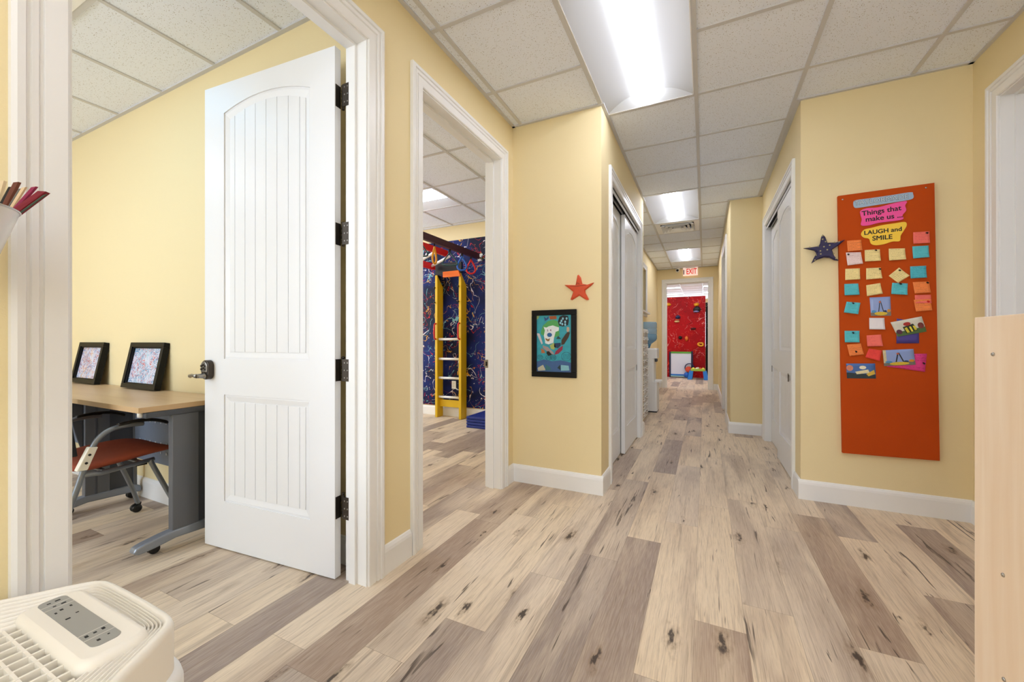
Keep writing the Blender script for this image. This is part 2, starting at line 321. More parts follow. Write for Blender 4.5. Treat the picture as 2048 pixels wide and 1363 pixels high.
# ------------------------------------------------------------------ mesh builder
class MB:
    def __init__(s): s.v = []; s.f = []; s.m = []; s.sm = []
    def add(s, vs, fs, mi=0, smooth=False, mat=None):
        o = len(s.v)
        s.v += [tuple(mat @ Vector(p)) if mat else tuple(p) for p in vs]
        for f in fs: s.f.append([o+i for i in f]); s.m.append(mi); s.sm.append(smooth)
        return s
    def box(s, x0, x1, y0, y1, z0, z1, mi=0, mat=None):
        vs = [(x, y, z) for x in (x0, x1) for y in (y0, y1) for z in (z0, z1)]
        return s.add(vs, [(0, 1, 3, 2), (4, 6, 7, 5), (0, 4, 5, 1), (2, 3, 7, 6), (0, 2, 6, 4), (1, 5, 7, 3)], mi, mat=mat)
    def prism(s, poly, a, b, ax='y', mi=0, mat=None, smooth=False):
        """poly: 2-D outline; extruded between a and b along ax.  x: (y,z)  y: (x,z)  z: (x,y)"""
        P = {'x': lambda p, t: (t, p[0], p[1]), 'y': lambda p, t: (p[0], t, p[1]), 'z': lambda p, t: (p[0], p[1], t)}[ax]
        n = len(poly); vs = [P(p, a) for p in poly]+[P(p, b) for p in poly]
        s.add(vs, [list(range(n))[::-1], list(range(n, 2*n))], mi, mat=mat)
        o = len(s.v)-2*n
        for i in range(n):
            j = (i+1) % n; s.f.append([o+i, o+j, o+n+j, o+n+i]); s.m.append(mi); s.sm.append(smooth)
        return s
    def tube(s, pts, r, seg=10, mi=0, mat=None, closed=False, flat=None):
        pts = [Vector(p) for p in pts]; n = len(pts); rings = []
        up = None
        for i, p in enumerate(pts):
            if closed: t = pts[(i+1) % n]-pts[i-1]
            else: t = (pts[min(i+1, n-1)]-pts[max(i-1, 0)])
            t.normalize()
            if up is None:
                up = Vector((0, 0, 1)) if abs(t.z) < .9 else Vector((1, 0, 0))
            a = t.cross(up); a.normalize(); bq = a.cross(t); bq.normalize(); up = bq
            rr = r[i] if isinstance(r, (list, tuple)) else r
            fl = flat or 1
            rings.append([p+a*math.cos(2*PI*k/seg)*rr+bq*math.sin(2*PI*k/seg)*rr*fl for k in range(seg)])
        vs = [q for ring in rings for q in ring]; fs = []
        for i in range(n if closed else n-1):
            j = (i+1) % n
            for k in range(seg):
                k2 = (k+1) % seg; fs.append((i*seg+k, i*seg+k2, j*seg+k2, j*seg+k))
        s.add(vs, fs, mi, True, mat)
        if not closed:
            o = len(s.v)-len(vs)
            s.f.append([o+k for k in range(seg)][::-1]); s.f.append([o+(n-1)*seg+k for k in range(seg)]); s.m += [mi, mi]; s.sm += [False, False]
        return s
    def lathe(s, prof, seg=24, mi=0, mat=None, smooth=True, cap=True):
        """prof (r,z) about local z"""
        vs = [(r*math.cos(2*PI*k/seg), r*math.sin(2*PI*k/seg), z) for r, z in prof for k in range(seg)]
        fs = [(i*seg+k, i*seg+(k+1) % seg, (i+1)*seg+(k+1) % seg, (i+1)*seg+k) for i in range(len(prof)-1) for k in range(seg)]
        s.add(vs, fs, mi, smooth, mat)
        if cap:
            o = len(s.v)-len(vs)
            s.f.append([o+k for k in range(seg)][::-1]); s.f.append([o+(len(prof)-1)*seg+k for k in range(seg)]); s.m += [mi, mi]; s.sm += [False, False]
        return s
    def quad(s, a, b, c, d, mi=0): return s.add([a, b, c, d], [(0, 1, 2, 3)], mi)
    def loft(s, rings, mi=0, smooth=True, cap=True, mat=None):
        n = len(rings[0]); vs = [p for r in rings for p in r]
        fs = [(i*n+k, i*n+(k+1) % n, (i+1)*n+(k+1) % n, (i+1)*n+k) for i in range(len(rings)-1) for k in range(n)]
        s.add(vs, fs, mi, smooth, mat)
        if cap:
            o = len(s.v)-len(vs)
            s.f.append([o+k for k in range(n)][::-1]); s.f.append([o+(len(rings)-1)*n+k for k in range(n)]); s.m += [mi, mi]; s.sm += [False, False]
        return s
    def build(s, name, mats, parent=None, bevel=0, bseg=2, loc=None, rz=None, subsurf=0):
        me = bpy.data.meshes.new(name)
        me.from_pydata(s.v, [], s.f)
        if not isinstance(mats, (list, tuple)): mats = [mats]
        for m in mats: me.materials.append(m)
        me.polygons.foreach_set('material_index', s.m)
        me.polygons.foreach_set('use_smooth', s.sm)
        import bmesh
        bm = bmesh.new(); bm.from_mesh(me); bmesh.ops.recalc_face_normals(bm, faces=bm.faces); bm.to_mesh(me); bm.free()
        me.update()
        o = bpy.data.objects.new(name, me); COL.objects.link(o)
        if parent is not None: o.parent = parent
        if loc: o.location = loc
        if rz is not None: o.rotation_euler = (0, 0, rz)
        if bevel:
            md = o.modifiers.new('bevel', 'BEVEL'); md.width = bevel; md.segments = bseg; md.limit_method = 'ANGLE'; md.angle_limit = .6
            md.harden_normals = False
        if subsurf:
            md = o.modifiers.new('sub', 'SUBSURF'); md.levels = subsurf; md.render_levels = subsurf
        return o

def empty(name, loc=(0, 0, 0), rz=0):
    o = bpy.data.objects.new(name, None); COL.objects.link(o); o.location = loc; o.rotation_euler = (0, 0, rz); o.empty_display_size = .1
    return o
def tag(o, label, cat, group=None):
    o['label'] = label; o['category'] = cat
    if group: o['group'] = group
    return o
def struct(o, label=None):
    o['kind'] = 'structure'
    if label: o['label'] = label
    return o
def arc(cx, cz, r, a0, a1, n): return [(cx+r*math.cos(a0+(a1-a0)*i/n), cz+r*math.sin(a0+(a1-a0)*i/n)) for i in range(n+1)]
def smooth_path(pts, n=6):
    """Catmull-Rom through points"""
    P = [Vector(p) for p in pts]; out = []
    for i in range(len(P)-1):
        p0 = P[max(i-1, 0)]; p1 = P[i]; p2 = P[i+1]; p3 = P[min(i+2, len(P)-1)]
        for k in range(n):
            t = k/n
            out.append(.5*((2*p1)+(-p0+p2)*t+(2*p0-5*p1+4*p2-p3)*t*t+(-p0+3*p1-3*p2+p3)*t**3))
    out.append(P[-1]); return out

# ------------------------------------------------------------------ floor: one mesh, one face per plank
def build_floor():
    W = .1755; Lp = 1.22; X0 = -.035
    # known butt joints (y) and tones of the planks nearest the camera, by row
    butt = {0: 1.71, -1: 1.35, -2: 2.28, -3: 2.0, -4: 2.95, -5: 1.30, -6: 1.055, -7: .88, -8: .95, -9: 1.30, 1: 1.90, 2: 2.75, 3: 1.81, 4: 2.79, 5: 2.30, 6: 1.9, -10: .915}
    tone = {(0, 1.0): .75, (0, 2.0): .15, (0, 3.0): .3, (-1, 1.0): .6, (-1, 2.0): .12, (-1, 3.0): .2, (-2, 1.8): .75, (-2, 3.0): .2, (-3, 1.5): .85, (-3, 2.5): .7, (-3, 3.5): .3,
            (-4, 2.0): .28, (-4, 1.0): .4, (-5, 1.0): .7, (-5, 2.0): .25, (-6, .5): .35, (-6, 1.5): .22, (-6, 2.6): .3, (-7, .5): .5, (-7, 1.5): .92, (-7, 2.6): .8, (-8, .5): .4, (-8, 1.5): .2, (-8, 2.8): .5,
            (-9, .9): .9, (-9, 1.8): .7, (-10, 1.2): .15, (-10, .5): .2, (1, 1.5): .3, (1, 2.5): .25, (2, 2.0): .22, (2, 3.2): .3, (3, 2.4): .72, (3, 1.2): .12, (4, 2.2): .2, (4, 3.3): .6,
            (5, 1.8): .8, (5, 3.0): .25, (6, 2.5): .85, (6, 1.3): .5, (7, 2.5): .3}
    rnd = random.Random(11)
    v = []; f = []; uvp = []; uve = []; cols = []
    for r in range(-36, 19):
        x0 = X0+r*W; off = butt.get(r, rnd.uniform(0, Lp)) % Lp
        y = -3.9+off-Lp
        off0 = butt.get(r, off)
        k = math.floor((-4-off0)/Lp); y = off0+k*Lp
        while y < 18:
            t = None
            for (rr, yy), tv in tone.items():
                if rr == r and y <= yy < y+Lp: t = tv
            if t is None: t = min(1, max(0, rnd.choice([.12, .2, .25, .3, .4, .7, .85])+rnd.uniform(-.08, .08)))
            o = len(v); v += [(x0, y, 0), (x0+W, y, 0), (x0+W, y+Lp, 0), (x0, y+Lp, 0)]; f.append((o, o+1, o+2, o+3))
            a, b, c = rnd.random(), rnd.uniform(0, 40), rnd.uniform(0, 40)
            q = [(0, 0), (W, 0), (W, Lp), (0, Lp)]
            uve += q; uvp += [(p[0]+b, p[1]+c) for p in q]
            cols += [(a, t, rnd.random(), 1)]*4
            y += Lp
    me = bpy.data.meshes.new('floor'); me.from_pydata(v, [], f)
    for nm, dat in (('plank', uvp), ('edge', uve)):
        l = me.uv_layers.new(name=nm)
        for i, p in enumerate(dat): l.data[i].uv = p
    ca = me.color_attributes.new('tone', 'FLOAT_COLOR', 'CORNER')
    for i, p in enumerate(cols): ca.data[i].color = p
    me.materials.append(M['floor'])
    o = bpy.data.objects.new('floor', me); COL.objects.link(o); struct(o)
build_floor()

# ------------------------------------------------------------------ walls
H = 2.76
def wall_x(name, xa, xb, y0, y1, openings=(), bevel=.012):
    """wall with faces at x=xa and x=xb running along y; openings (y0,y1,z0,z1)"""
    b = MB(); ys = y0
    for (a, c, z0, z1) in sorted(openings):
        b.box(xa, xb, ys, a, -.02, H); b.box(xa, xb, a, c, z1, H)
        if z0 > 0: b.box(xa, xb, a, c, -.02, z0)
        ys = c
    b.box(xa, xb, ys, y1, -.02, H)
    return struct(b.build(name, M['wall'], bevel=bevel if not openings else 0))
def wall_y(name, ya, yb, x0, x1, openings=(), bevel=.012):
    b = MB(); xs = x0
    for (a, c, z0, z1) in sorted(openings):
        b.box(xs, a, ya, yb, -.02, H); b.box(a, c, ya, yb, z1, H)
        if z0 > 0: b.box(a, c, ya, yb, -.02, z0)
        xs = c
    b.box(xs, x1, ya, yb, -.02, H)
    return struct(b.build(name, M['wall'], bevel=bevel if not openings else 0))
DT = 2.43
wall_x('wall_left', -1.465, -1.345, -3.5, 4.83, [(.38, 1.33, 0, DT), (1.68, 2.62, 0, DT)])
wall_y('wall_desk_room_back', 1.41, 1.53, -6, -1.465)
wall_y('wall_desk_room_front', -2.32, -2.2, -6, -1.465, [(-5.1, -2.3, .75, 2.4)])
wall_x('wall_rooms_left', -6.12, -6, -2.32, 4.95, [(2.0, 4.3, .7, 2.4)])
wall_y('wall_play_room_back', 4.83, 4.95, -6, -.775)
wall_y('wall_closet_front', 2.812, 2.93, -1.345, -.655, bevel=0)
wall_x('wall_hall_closet_left', -.775, -.655, 2.93, 4.95, [(3.13, 4.68, 0, 2.345)])
wall_x('wall_hall_left', -1.12, -1.0, 4.95, 9.92, [(6.95, 7.9, 1.62, 2.42)])
wall_y('wall_exit', 9.92, 10.04, -4.5, 3.2, [(-.82, .10, 0, DT)])
wall_x('wall_hall_right', .27, .39, 5.49, 9.92, [(6.1, 7.25, 0, DT)])
wall_y('wall_hall_corner', 5.37, 5.49, .27, .75)
wall_x('wall_hall_closet_right', .598, .718, 3.47, 5.37, [(3.61, 5.12, 0, 2.345)])
wall_y('wall_board', 3.35, 3.47, .598, 1.446, bevel=0)
wall_x('wall_right', 1.446, 1.566, -3.5, 3.47, [(2.16, 3.12, 0, DT)])
wall_y('wall_front', -3.62, -3.5, -1.465, 1.566, [(-.7, 1.2, .7, 2.3)])
# closet linings and small far rooms
wall_x('wall_closet_right_back', 1.30, 1.36, 3.47, 5.49)
wall_x('wall_side_room', 3.2, 3.3, -.5, 18, bevel=0)
wall_y('wall_side_room_front', -.6, -.5, 1.566, 3.3, bevel=0)
wall_y('wall_side_room_back', 4.9, 5.0, 1.36, 3.3, bevel=0)
wall_x('wall_far_left', -4.5, -4.4, 9.92, 18, bevel=0)
wall_y('wall_far_back', 17.6, 17.7, -4.5, 3.3, [(-3, 2, .8, 2.3)], bevel=0)
wall_x('wall_hall_left_room', -2.2, -2.1, 4.95, 9.92, bevel=0)
wall_x('wall_hall_right_room', 1.9, 2.0, 5.49, 9.92, bevel=0)

# ------------------------------------------------------------------ ceiling tiles and grid
G = .6096
def grid_lines(a, b, ph):
    k = math.ceil((a-ph)/G-1e-6); out = []
    while ph+k*G < b: out.append(ph+k*G); k += 1
    return out
ctile = MB(); cgrid = MB()
def zone(x0, x1, y0, y1, px, py, holes):
    xs = [x0]+grid_lines(x0+.01, x1-.01, px)+[x1]; ys = [y0]+grid_lines(y0+.01, y1-.01, py)+[y1]
    for i in range(len(xs)-1):
        for j in range(len(ys)-1):
            cx = (xs[i]+xs[i+1])/2; cy = (ys[j]+ys[j+1])/2
            if any(h[0] < cx < h[1] and h[2] < cy < h[3] for h in holes): continue
            ctile.box(xs[i], xs[i+1], ys[j], ys[j+1], CE+.006, CE+.02)
    for x in xs[1:-1]: cgrid.box(x-.012, x+.012, y0, y1, CE-.001, CE+.0065)
    for y in ys[1:-1]:
        # cross tees stop at troffers
        segs = [(x0, x1)]
        for h in holes:
            if h[2]+.05 < y < h[3]-.05:
                ns = []
                for a, b in segs:
                    if b <= h[0] or a >= h[1]: ns.append((a, b))
                    else:
                        if a < h[0]: ns.append((a, h[0]))
                        if b > h[1]: ns.append((h[1], b))
                segs = ns
        for a, b in segs: cgrid.box(a, b, y-.012, y+.012, CE, CE+.0065)
hx = -.05; hy = 2.361
def gx(k): return hx+k*G
def gy(k): return hy+k*G
hall_l = [(gx(-1), gx(0), gy(-1), gy(1)), (gx(-1), gx(0), gy(4), gy(6)), (gx(-1), gx(0), gy(9), gy(11)), (gx(-1), gx(0), gy(-6), gy(-4)), (gx(1), gx(2), gy(-4), gy(-2)), (gx(-1), gx(0), gy(-9), gy(-7))]
vent = (gx(-1), gx(0), gy(6), gy(7))
zone(-1.465, 1.566, -3.62, 9.92, hx, hy, hall_l+[vent])
lx = -2.046; ly = .868
def mx(k): return lx+k*G
left_l = [(mx(-2), mx(-1), ly-1*G, ly), (mx(-4), mx(-3), ly-3*G, ly-G), (mx(-2), mx(-1), ly-4*G, ly-2*G)]
zone(-6.12, -1.465, -2.32, 1.53, lx, ly, left_l)
py = 2.913
play_l = [(mx(-3), mx(-1), py+G, py+2*G), (mx(-6), mx(-4), py+G, py+2*G), (mx(-3), mx(-1), py-2*G, py-G)]
zone(-6.12, -1.465, 1.53, 4.95, lx, py, play_l)
far_l = [(gx(a), gx(a+2), gy(b), gy(b+1)) for a in (-3, 0, -6) for b in (13, 15, 18, 21)]
far_l = [h for h in far_l if h[0] > -4.4]
zone(-4.5, 3.3, 9.92, 17.7, hx, hy, far_l)
side_l = [(gx(4), gx(5), gy(-2), gy(0))]
zone(1.566, 3.3, -.6, 5.0, hx, hy, side_l)
ctile.box(-6.3, 3.4, -3.8, 18, 2.95, 3.0)  # unseen backing slab, added above the tiles to stop light leaks
struct(ctile.build('ceiling', M['ceil']))
struct(cgrid.build('trim_ceiling_grid', M['tbar']))
# perimeter wall angle
wa = MB(); w = .022
for (x0, x1, y0, y1) in [(-1.345, -1.345+w, -3.5, 2.812), (-1.345, -.655, 2.812-w, 2.812), (-.655, -.655+w, 2.812-w, 4.95+w), (-1.0, -.655, 4.95, 4.95+w), (-1.0, -1.0+w, 4.95, 9.92),
                         (-1.0, .27, 9.92-w, 9.92), (.27-w, .27, 5.37, 9.92), (.27-w, .598, 5.37-w, 5.37), (.598-.03, .598, 3.35-w, 5.37), (.598, 1.446, 3.35-w, 3.35), (1.446-w, 1.446, -3.5, 3.35),
                         (-6, -1.465, 1.41-w, 1.41), (-6, -1.465, 1.53, 1.53+w), (-6, -1.465, 4.83-w, 4.83), (-1.465-w, -1.465, -2.2, 4.83)]:
    wa.box(x0, x1, y0, y1, CE-.003, CE+.0065)
wa.box(-1.465, .39, 9.9, 9.92, CE-.003, CE+.0065)
struct(wa.build('trim_ceiling_edge', M['tbar']))

# ------------------------------------------------------------------ door casings, jambs, baseboards
PROF = [(0, 0), (0, .009), (.004, .013), (.040, .014), (.042, .010), (.047, .010), (.050, .016), (.060, .017), (.063, .014), (.067, .014), (.070, .021), (.082, .022), (.09, .018), (.09, 0)]
def casing(b, axis, face, out, a0, a1, zt, z0=0, prof=PROF, four=False):
    """swept moulding round an opening. axis 'x': wall face at x=face, opening spans y a0..a1; out=+1/-1 side it stands proud"""
    rows = []
    for wd, t in prof:
        if four: path = [(a0-wd, z0-wd), (a0-wd, zt+wd), (a1+wd, zt+wd), (a1+wd, z0-wd)]
        else: path = [(a0-wd, z0), (a0-wd, zt+wd), (a1+wd, zt+wd), (a1+wd, z0)]
        rows.append([((face+out*t, p[0], p[1]) if axis == 'x' else (p[0], face+out*t, p[1])) for p in path])
    n = 4; vs = [p for r in rows for p in r]; fs = []
    for i in range(len(rows)-1):
        for k in range(n if four else n-1):
            k2 = (k+1) % n; fs.append((i*n+k, i*n+k2, (i+1)*n+k2, (i+1)*n+k))
    b.add(vs, fs)
    return b
def frame(name, axis, fa, fb, a0, a1, zt, sides=(1, 1), stop=None, r=.006):
    """jamb lining between wall faces fa (hall side) and fb, plus mitred casing on each side wanted"""
    b = MB(); lo, hi = min(fa, fb), max(fa, fb)
    def bx(u0, u1, v0, v1, z0, z1):
        if axis == 'x': b.box(u0, u1, v0, v1, z0, z1)
        else: b.box(v0, v1, u0, u1, z0, z1)
    bx(lo-.002, hi+.002, a0-.02, a0, 0, zt+.02); bx(lo-.002, hi+.002, a1, a1+.02, 0, zt+.02); bx(lo-.002, hi+.002, a0, a1, zt, zt+.02)
    if stop:
        s0, s1 = stop
        bx(s0, s1, a0, a0+.012, 0, zt); bx(s0, s1, a1-.012, a1, 0, zt); bx(s0, s1, a0+.012, a1-.012, zt-.012, zt)
    da = 1 if fa > fb else -1
    if sides[0]: casing(b, axis, fa, da, a0-r, a1+r, zt+r)
    if sides[1]: casing(b, axis, fb, -da, a0-r, a1+r, zt+r)
    return struct(b.build(name, M['trim']))
frame('trim_1', 'x', -1.345, -1.465, .40, 1.31, 2.41, stop=(-1.437, -1.40))
fr2 = frame('trim_2', 'x', -1.345, -1.465, 1.70, 2.60, 2.41, stop=(-1.437, -1.40))
frame('trim_3', 'x', -.655, -.775, 3.15, 4.66, 2.325, sides=(1, 0))
frame('trim_4', 'x', .598, .718, 3.63, 5.10, 2.325, sides=(1, 0))
frame('trim_5', 'x', 1.446, 1.566, 2.18, 3.10, 2.41, stop=(1.497, 1.535))
frame('trim_6', 'y', 9.92, 10.04, -.80, .08, 2.41, stop=(9.98, 10.01))
frame('trim_7', 'x', .27, .39, 6.12, 7.23, 2.41, sides=(1, 0))
# pass-through window in the hall's left wall
b = MB(); casing(b, 'x', -1.0, 1, 6.96, 7.89, 2.41, z0=1.63, four=True)
b.box(-1.1, -.93, 6.86, 7.99, 1.585, 1.615); win = struct(b.build('window_1', M['trim']))
g = MB(); g.box(-1.08, -1.06, 6.95, 7.9, 1.61, 2.42)
gm, gnt, gb = new_mat('grey_pane'); gb.inputs['Base Color'].default_value = srgb('A9AAAE'); gb.inputs['Roughness'].default_value = .15
g.build('pane', gm, win)
strike = MB(); strike.box(-1.478, -1.448, 2.5985, 2.603, .885, .945); strike.box(-1.468, -1.455, 2.597, 2.60, .90, .93, 1)
strike.build('strike_plate', [M['nickel'], M['dark']], fr2)

def baseboard(name, pts):
    """pts: list of ((x0,y0),(x1,y1),(nx,ny)) runs"""
    b = MB()
    for (p, q, n) in pts:
        d = Vector((q[0]-p[0], q[1]-p[1], 0)); nn = Vector((n[0], n[1], 0))
        prof = [(0, 0), (.016, 0), (.016, .105), (.013, .118), (.006, .130), (0, .133)]
        P0 = Vector((p[0], p[1], 0)); P1 = Vector((q[0], q[1], 0))
        r0 = [P0+nn*t+Vector((0, 0, z)) for t, z in prof]; r1 = [P1+nn*t+Vector((0, 0, z)) for t, z in prof]
        b.loft([r0, r1], smooth=False)
    return struct(b.build(name, M['trim']))
t = .016
baseboard('baseboard_left', [((-1.345, -3.5), (-1.345, .30), (1, 0)), ((-1.345, 1.405), (-1.345, 1.60), (1, 0)), ((-1.345, 2.70), (-1.345, 2.812), (1, 0)), ((-1.345, 2.812), (-.655+t, 2.812), (0, -1)),
                             ((-.655, 2.812), (-.655, 3.055), (1, 0)), ((-.655, 4.755), (-.655, 4.95), (1, 0)), ((-1.0, 4.95), (-1.0, 9.92), (1, 0)), ((-1.0, 9.92), (-.90, 9.92), (0, -1))])
baseboard('baseboard_right', [((.18, 9.92), (.27, 9.92), (0, -1)), ((.27, 9.92), (.27, 7.33), (-1, 0)), ((.27, 6.02), (.27, 5.37), (-1, 0)), ((.27-t, 5.37), (.598, 5.37), (0, -1)),
                              ((.598, 5.37), (.598, 5.195), (-1, 0)), ((.598, 3.535), (.598, 3.35), (-1, 0)), ((.598-t, 3.35), (1.446, 3.35), (0, -1)), ((1.446, 3.35), (1.446, 3.197), (-1, 0)), ((1.446, 2.083), (1.446, -3.5), (-1, 0))])
baseboard('baseboard_desk_room', [((-6, 1.41), (-1.465, 1.41), (0, -1)), ((-6, -2.2), (-6, 1.41), (1, 0))])
baseboard('baseboard_play_room', [((-6, 4.83), (-1.465, 4.83), (0, -1)), ((-6, 1.53), (-6, 4.83), (1, 0)), ((-6, 1.53), (-1.465, 1.53), (0, 1))])
baseboard('baseboard_far_room', [((-4.4, 17.6), (3.2, 17.6), (0, -1)), ((-4.4, 10.04), (-4.4, 17.6), (1, 0)), ((3.2, 10.04), (3.2, 17.6), (-1, 0))])

# windows that bring daylight into the rooms (outside the frame)
def win_frame(name, axis, f, a0, a1, z0, z1, t=.12, n=2):
    b = MB()
    def bx(v0, v1, zz0, zz1, d=.05):
        c = f+t/2
        if axis == 'x': b.box(c-d/2, c+d/2, v0, v1, zz0, zz1)
        else: b.box(v0, v1, c-d/2, c+d/2, zz0, zz1)
    bx(a0, a0+.05, z0, z1); bx(a1-.05, a1, z0, z1); bx(a0, a1, z0, z0+.05); bx(a0, a1, z1-.05, z1)
    for i in range(1, n):
        c = a0+(a1-a0)*i/n; bx(c-.025, c+.025, z0, z1)
    return struct(b.build(name, M['trim']))
win_frame('window_2', 'y', -2.32, -5.1, -2.3, .75, 2.4, n=3)
win_frame('window_3', 'x', -6.12, 2.0, 4.3, .7, 2.4)
win_frame('added_window_4', 'y', -3.62, -.7, 1.2, .7, 2.3)  # invented lobby window, added for soft daylight from behind the camera
win_frame('window_5', 'y', 17.6, -3, 2, .8, 2.3, n=4)

# ------------------------------------------------------------------ panelled doors
def door_mb(w, h=2.415, thk=.035, stile=.15, rise=.05, n=7):
    b = MB(); f = .012
    b.box(0, w, f, thk, 0, h)
    x0, x1 = stile, w-stile
    zl0, zl1, zu0, zu1 = .245, .80, .985, 2.262 if h > 2.38 else h-.155
    b.box(0, x0, 0, f, 0, h); b.box(x1, w, 0, f, 0, h); b.box(x0, x1, 0, f, 0, zl0); b.box(x0, x1, 0, f, zl1, zu0)
    def az(x, zb, xa, xb, r):
        u = (x-(xa+xb)/2)/((xb-xa)/2); return zb+r*(1-u*u)
    N = 14
    top = [(x0+(x1-x0)*i/N, az(x0+(x1-x0)*i/N, zu1, x0, x1, rise)) for i in range(N+1)]
    b.prism([(x1, h), (x0, h)]+top, 0, f)
    m = .037
    def ring(out, ins):
        k = len(out)
        mid = [tuple(o[i]*.75+s[i]*.25 for i in (0, 1)) for o, s in zip(out, ins)]
        vs = [(p[0], .006, p[1]) for p in out]+[(p[0], .0045, p[1]) for p in mid]+[(p[0], .0115, p[1]) for p in ins]
        o = len(b.v); b.v += vs
        for q in range(2):
            for i in range(k):
                j = (i+1) % k; b.f.append([o+q*k+i, o+q*k+j, o+(q+1)*k+j, o+(q+1)*k+i]); b.m.append(0); b.sm.append(False)
    ring([(x0, zl0), (x1, zl0), (x1, zl1), (x0, zl1)], [(x0+m, zl0+m), (x1-m, zl0+m), (x1-m, zl1-m), (x0+m, zl1-m)])
    it = [(x0+m+(x1-x0-2*m)*i/N, az(x0+m+(x1-x0-2*m)*i/N, zu1-m, x0+m, x1-m, rise)) for i in range(N+1)]
    ring([(x0, zu0), (x1, zu0)]+top[::-1], [(x0+m, zu0+m), (x1-m, zu0+m)]+it[::-1])
    # bead boards
    a, c = x0+m, x1-m; pitch = .075 if w > .8 else .07; cx = w/2; cuts = [a]
    k = -int((cx-a)/pitch)
    while cx+k*pitch < c-.012:
        if cx+k*pitch > a+.012: cuts.append(cx+k*pitch)
        k += 1
    cuts.append(c)
    for i in range(len(cuts)-1):
        p, q = cuts[i]+(.0018 if i else 0), cuts[i+1]-(.0018 if i < len(cuts)-2 else 0)
        b.box(p, q, .0075, f, zl0+m, zl1-m)
        b.prism([(p, zu0+m), (q, zu0+m), (q, az(q, zu1-m, a, c, rise)), (p, az(p, zu1-m, a, c, rise))], .0075, f)
    return b
# the open office door
phi = math.atan2(.081, .997)
d1 = struct(door_mb(.895).build('door_1', M['door'], loc=(-2.401, 1.212, .006), rz=phi))
for z in (2.195, 1.566, .945, .319):
    hb = MB()
    # leaf on the door edge, leaf on the jamb side, knuckle with its pin
    hb.box(.8952, .8975, .004, .034, z-.05, z+.05)
    o = hb.build('hinge', M['bronze'], d1, bevel=.0)
    k = MB(); k.lathe([(.007, -.052), (.007, .052)], 12, mat=Matrix.Translation((.905, .040, z)))
    for q in (-.03, -.01, .012, .032): k.lathe([(.0085, q-.008), (.0085, q+.008)], 12, mat=Matrix.Translation((.905, .040, z)))
    k.lathe([(.004, .052), (.0085, .054), (.0085, .058), (.003, .062)], 12, mat=Matrix.Translation((.905, .040, z)))
    k.build('hinge_pin', M['bronze'], o)
    inv = Matrix.Rotation(-phi, 4, 'Z') @ Matrix.Translation((2.401, -1.212, -.006))
    j = MB(); j.box(-1.487, -1.442, 1.3055, 1.3105, z-.044, z+.056, mat=inv)
    for sx in (-1.452, -1.47):
        for sz in (-.028, .006, .04): j.lathe([(.0035, 0), (.0035, .002)], 8, 1, mat=inv @ Matrix.Translation((sx, 1.3055, z+sz)) @ Matrix.Rotation(PI/2, 4, 'X'))
    j.build('hinge_leaf', [M['bronze'], M['nickel']], o)
# keypad lever lock
hn = MB(); cx, cz = .047, .927
out = arc(cx, cz+.022, .029, 0, PI, 10)+arc(cx, cz-.022, .029, PI, 2*PI, 10)
hn.prism(out, -.030, 0, 'y')
hd = hn.build('door_handle', M['bronze'], d1, bevel=.004)
kp = MB(); outk = arc(cx, cz+.020, .024, 0, PI, 10)+[(cx-.022, cz-.012), (cx+.022, cz-.012)]
kp.prism(outk, -.036, -.029, 'y'); kp.build('keypad', M['nickel'], hd, bevel=.003)
for ix in range(3):
    for iz in range(2):
        q = MB(); q.lathe([(.0052, 0), (.0052, .004), (.003, .005)], 10, mat=Matrix.Translation((cx-.015+ix*.014, -.036, cz+.004+iz*.017+(ix % 2)*.006)) @ Matrix.Rotation(PI/2, 4, 'X'))
        q.build('keypad_button', M['bronze'], hd)
lv = MB(); lv.lathe([(.018, 0), (.014, .006), (.011, .028), (.011, .04)], 14, mat=Matrix.Translation((cx, -.030, cz-.030)) @ Matrix.Rotation(PI/2, 4, 'X'))
lv.tube(smooth_path([(cx, -.066, cz-.030), (cx-.015, -.068, cz-.029), (cx-.04, -.066, cz-.027), (cx-.062, -.062, cz-.031)]), [.011]*6+[.0085]*12+[.010], 12)
lv.build('lever', M['nickel'], hd)

# sliding closet doors
def slider(name, w, loc, rz, hx_):
    o = struct(door_mb(w, h=2.275, stile=.11, rise=.055).build(name, M['door'], loc=loc, rz=rz))
    h = MB(); pts = arc(hx_, .80, .011, 0, PI, 6)+arc(hx_, .755, .011, PI, 2*PI, 6)
    h.prism(pts, -.003, .002, 'y'); h.build('finger_pull', M['bronze'], o)
    return o
slider('door_2', .775, (-.724, 3.153, .012), PI/2, .05)
slider('door_3', .765, (-.682, 3.893, .012), PI/2, .72)
slider('door_4', .765, (.608, 4.398, .012), -PI/2, .53)
slider('door_5', .775, (.650, 5.098, .012), -PI/2, .05)
tr = MB(); tr.box(-.745, -.665, 3.15, 4.66, 2.312, 2.324, 1); tr.box(-.671, -.666, 3.15, 4.66, 2.285, 2.312, 0); tr.box(-.708, -.704, 3.15, 4.66, 2.29, 2.312, 0)
struct(tr.build('trim_8', [M['tbar'], M['dark']]))
tr = MB(); tr.box(.605, .69, 3.63, 5.10, 2.312, 2.324, 1); tr.box(.603, .606, 3.63, 5.10, 2.288, 2.312, 0); tr.box(.640, .644, 3.63, 5.10, 2.29, 2.312, 0)
struct(tr.build('trim_9', [M['tbar'], M['dark']]))
# door leaf in the far right doorway
struct(door_mb(1.10, thk=.035).build('door_6', M['door'], loc=(.335, 7.225, .008), rz=-PI/2))

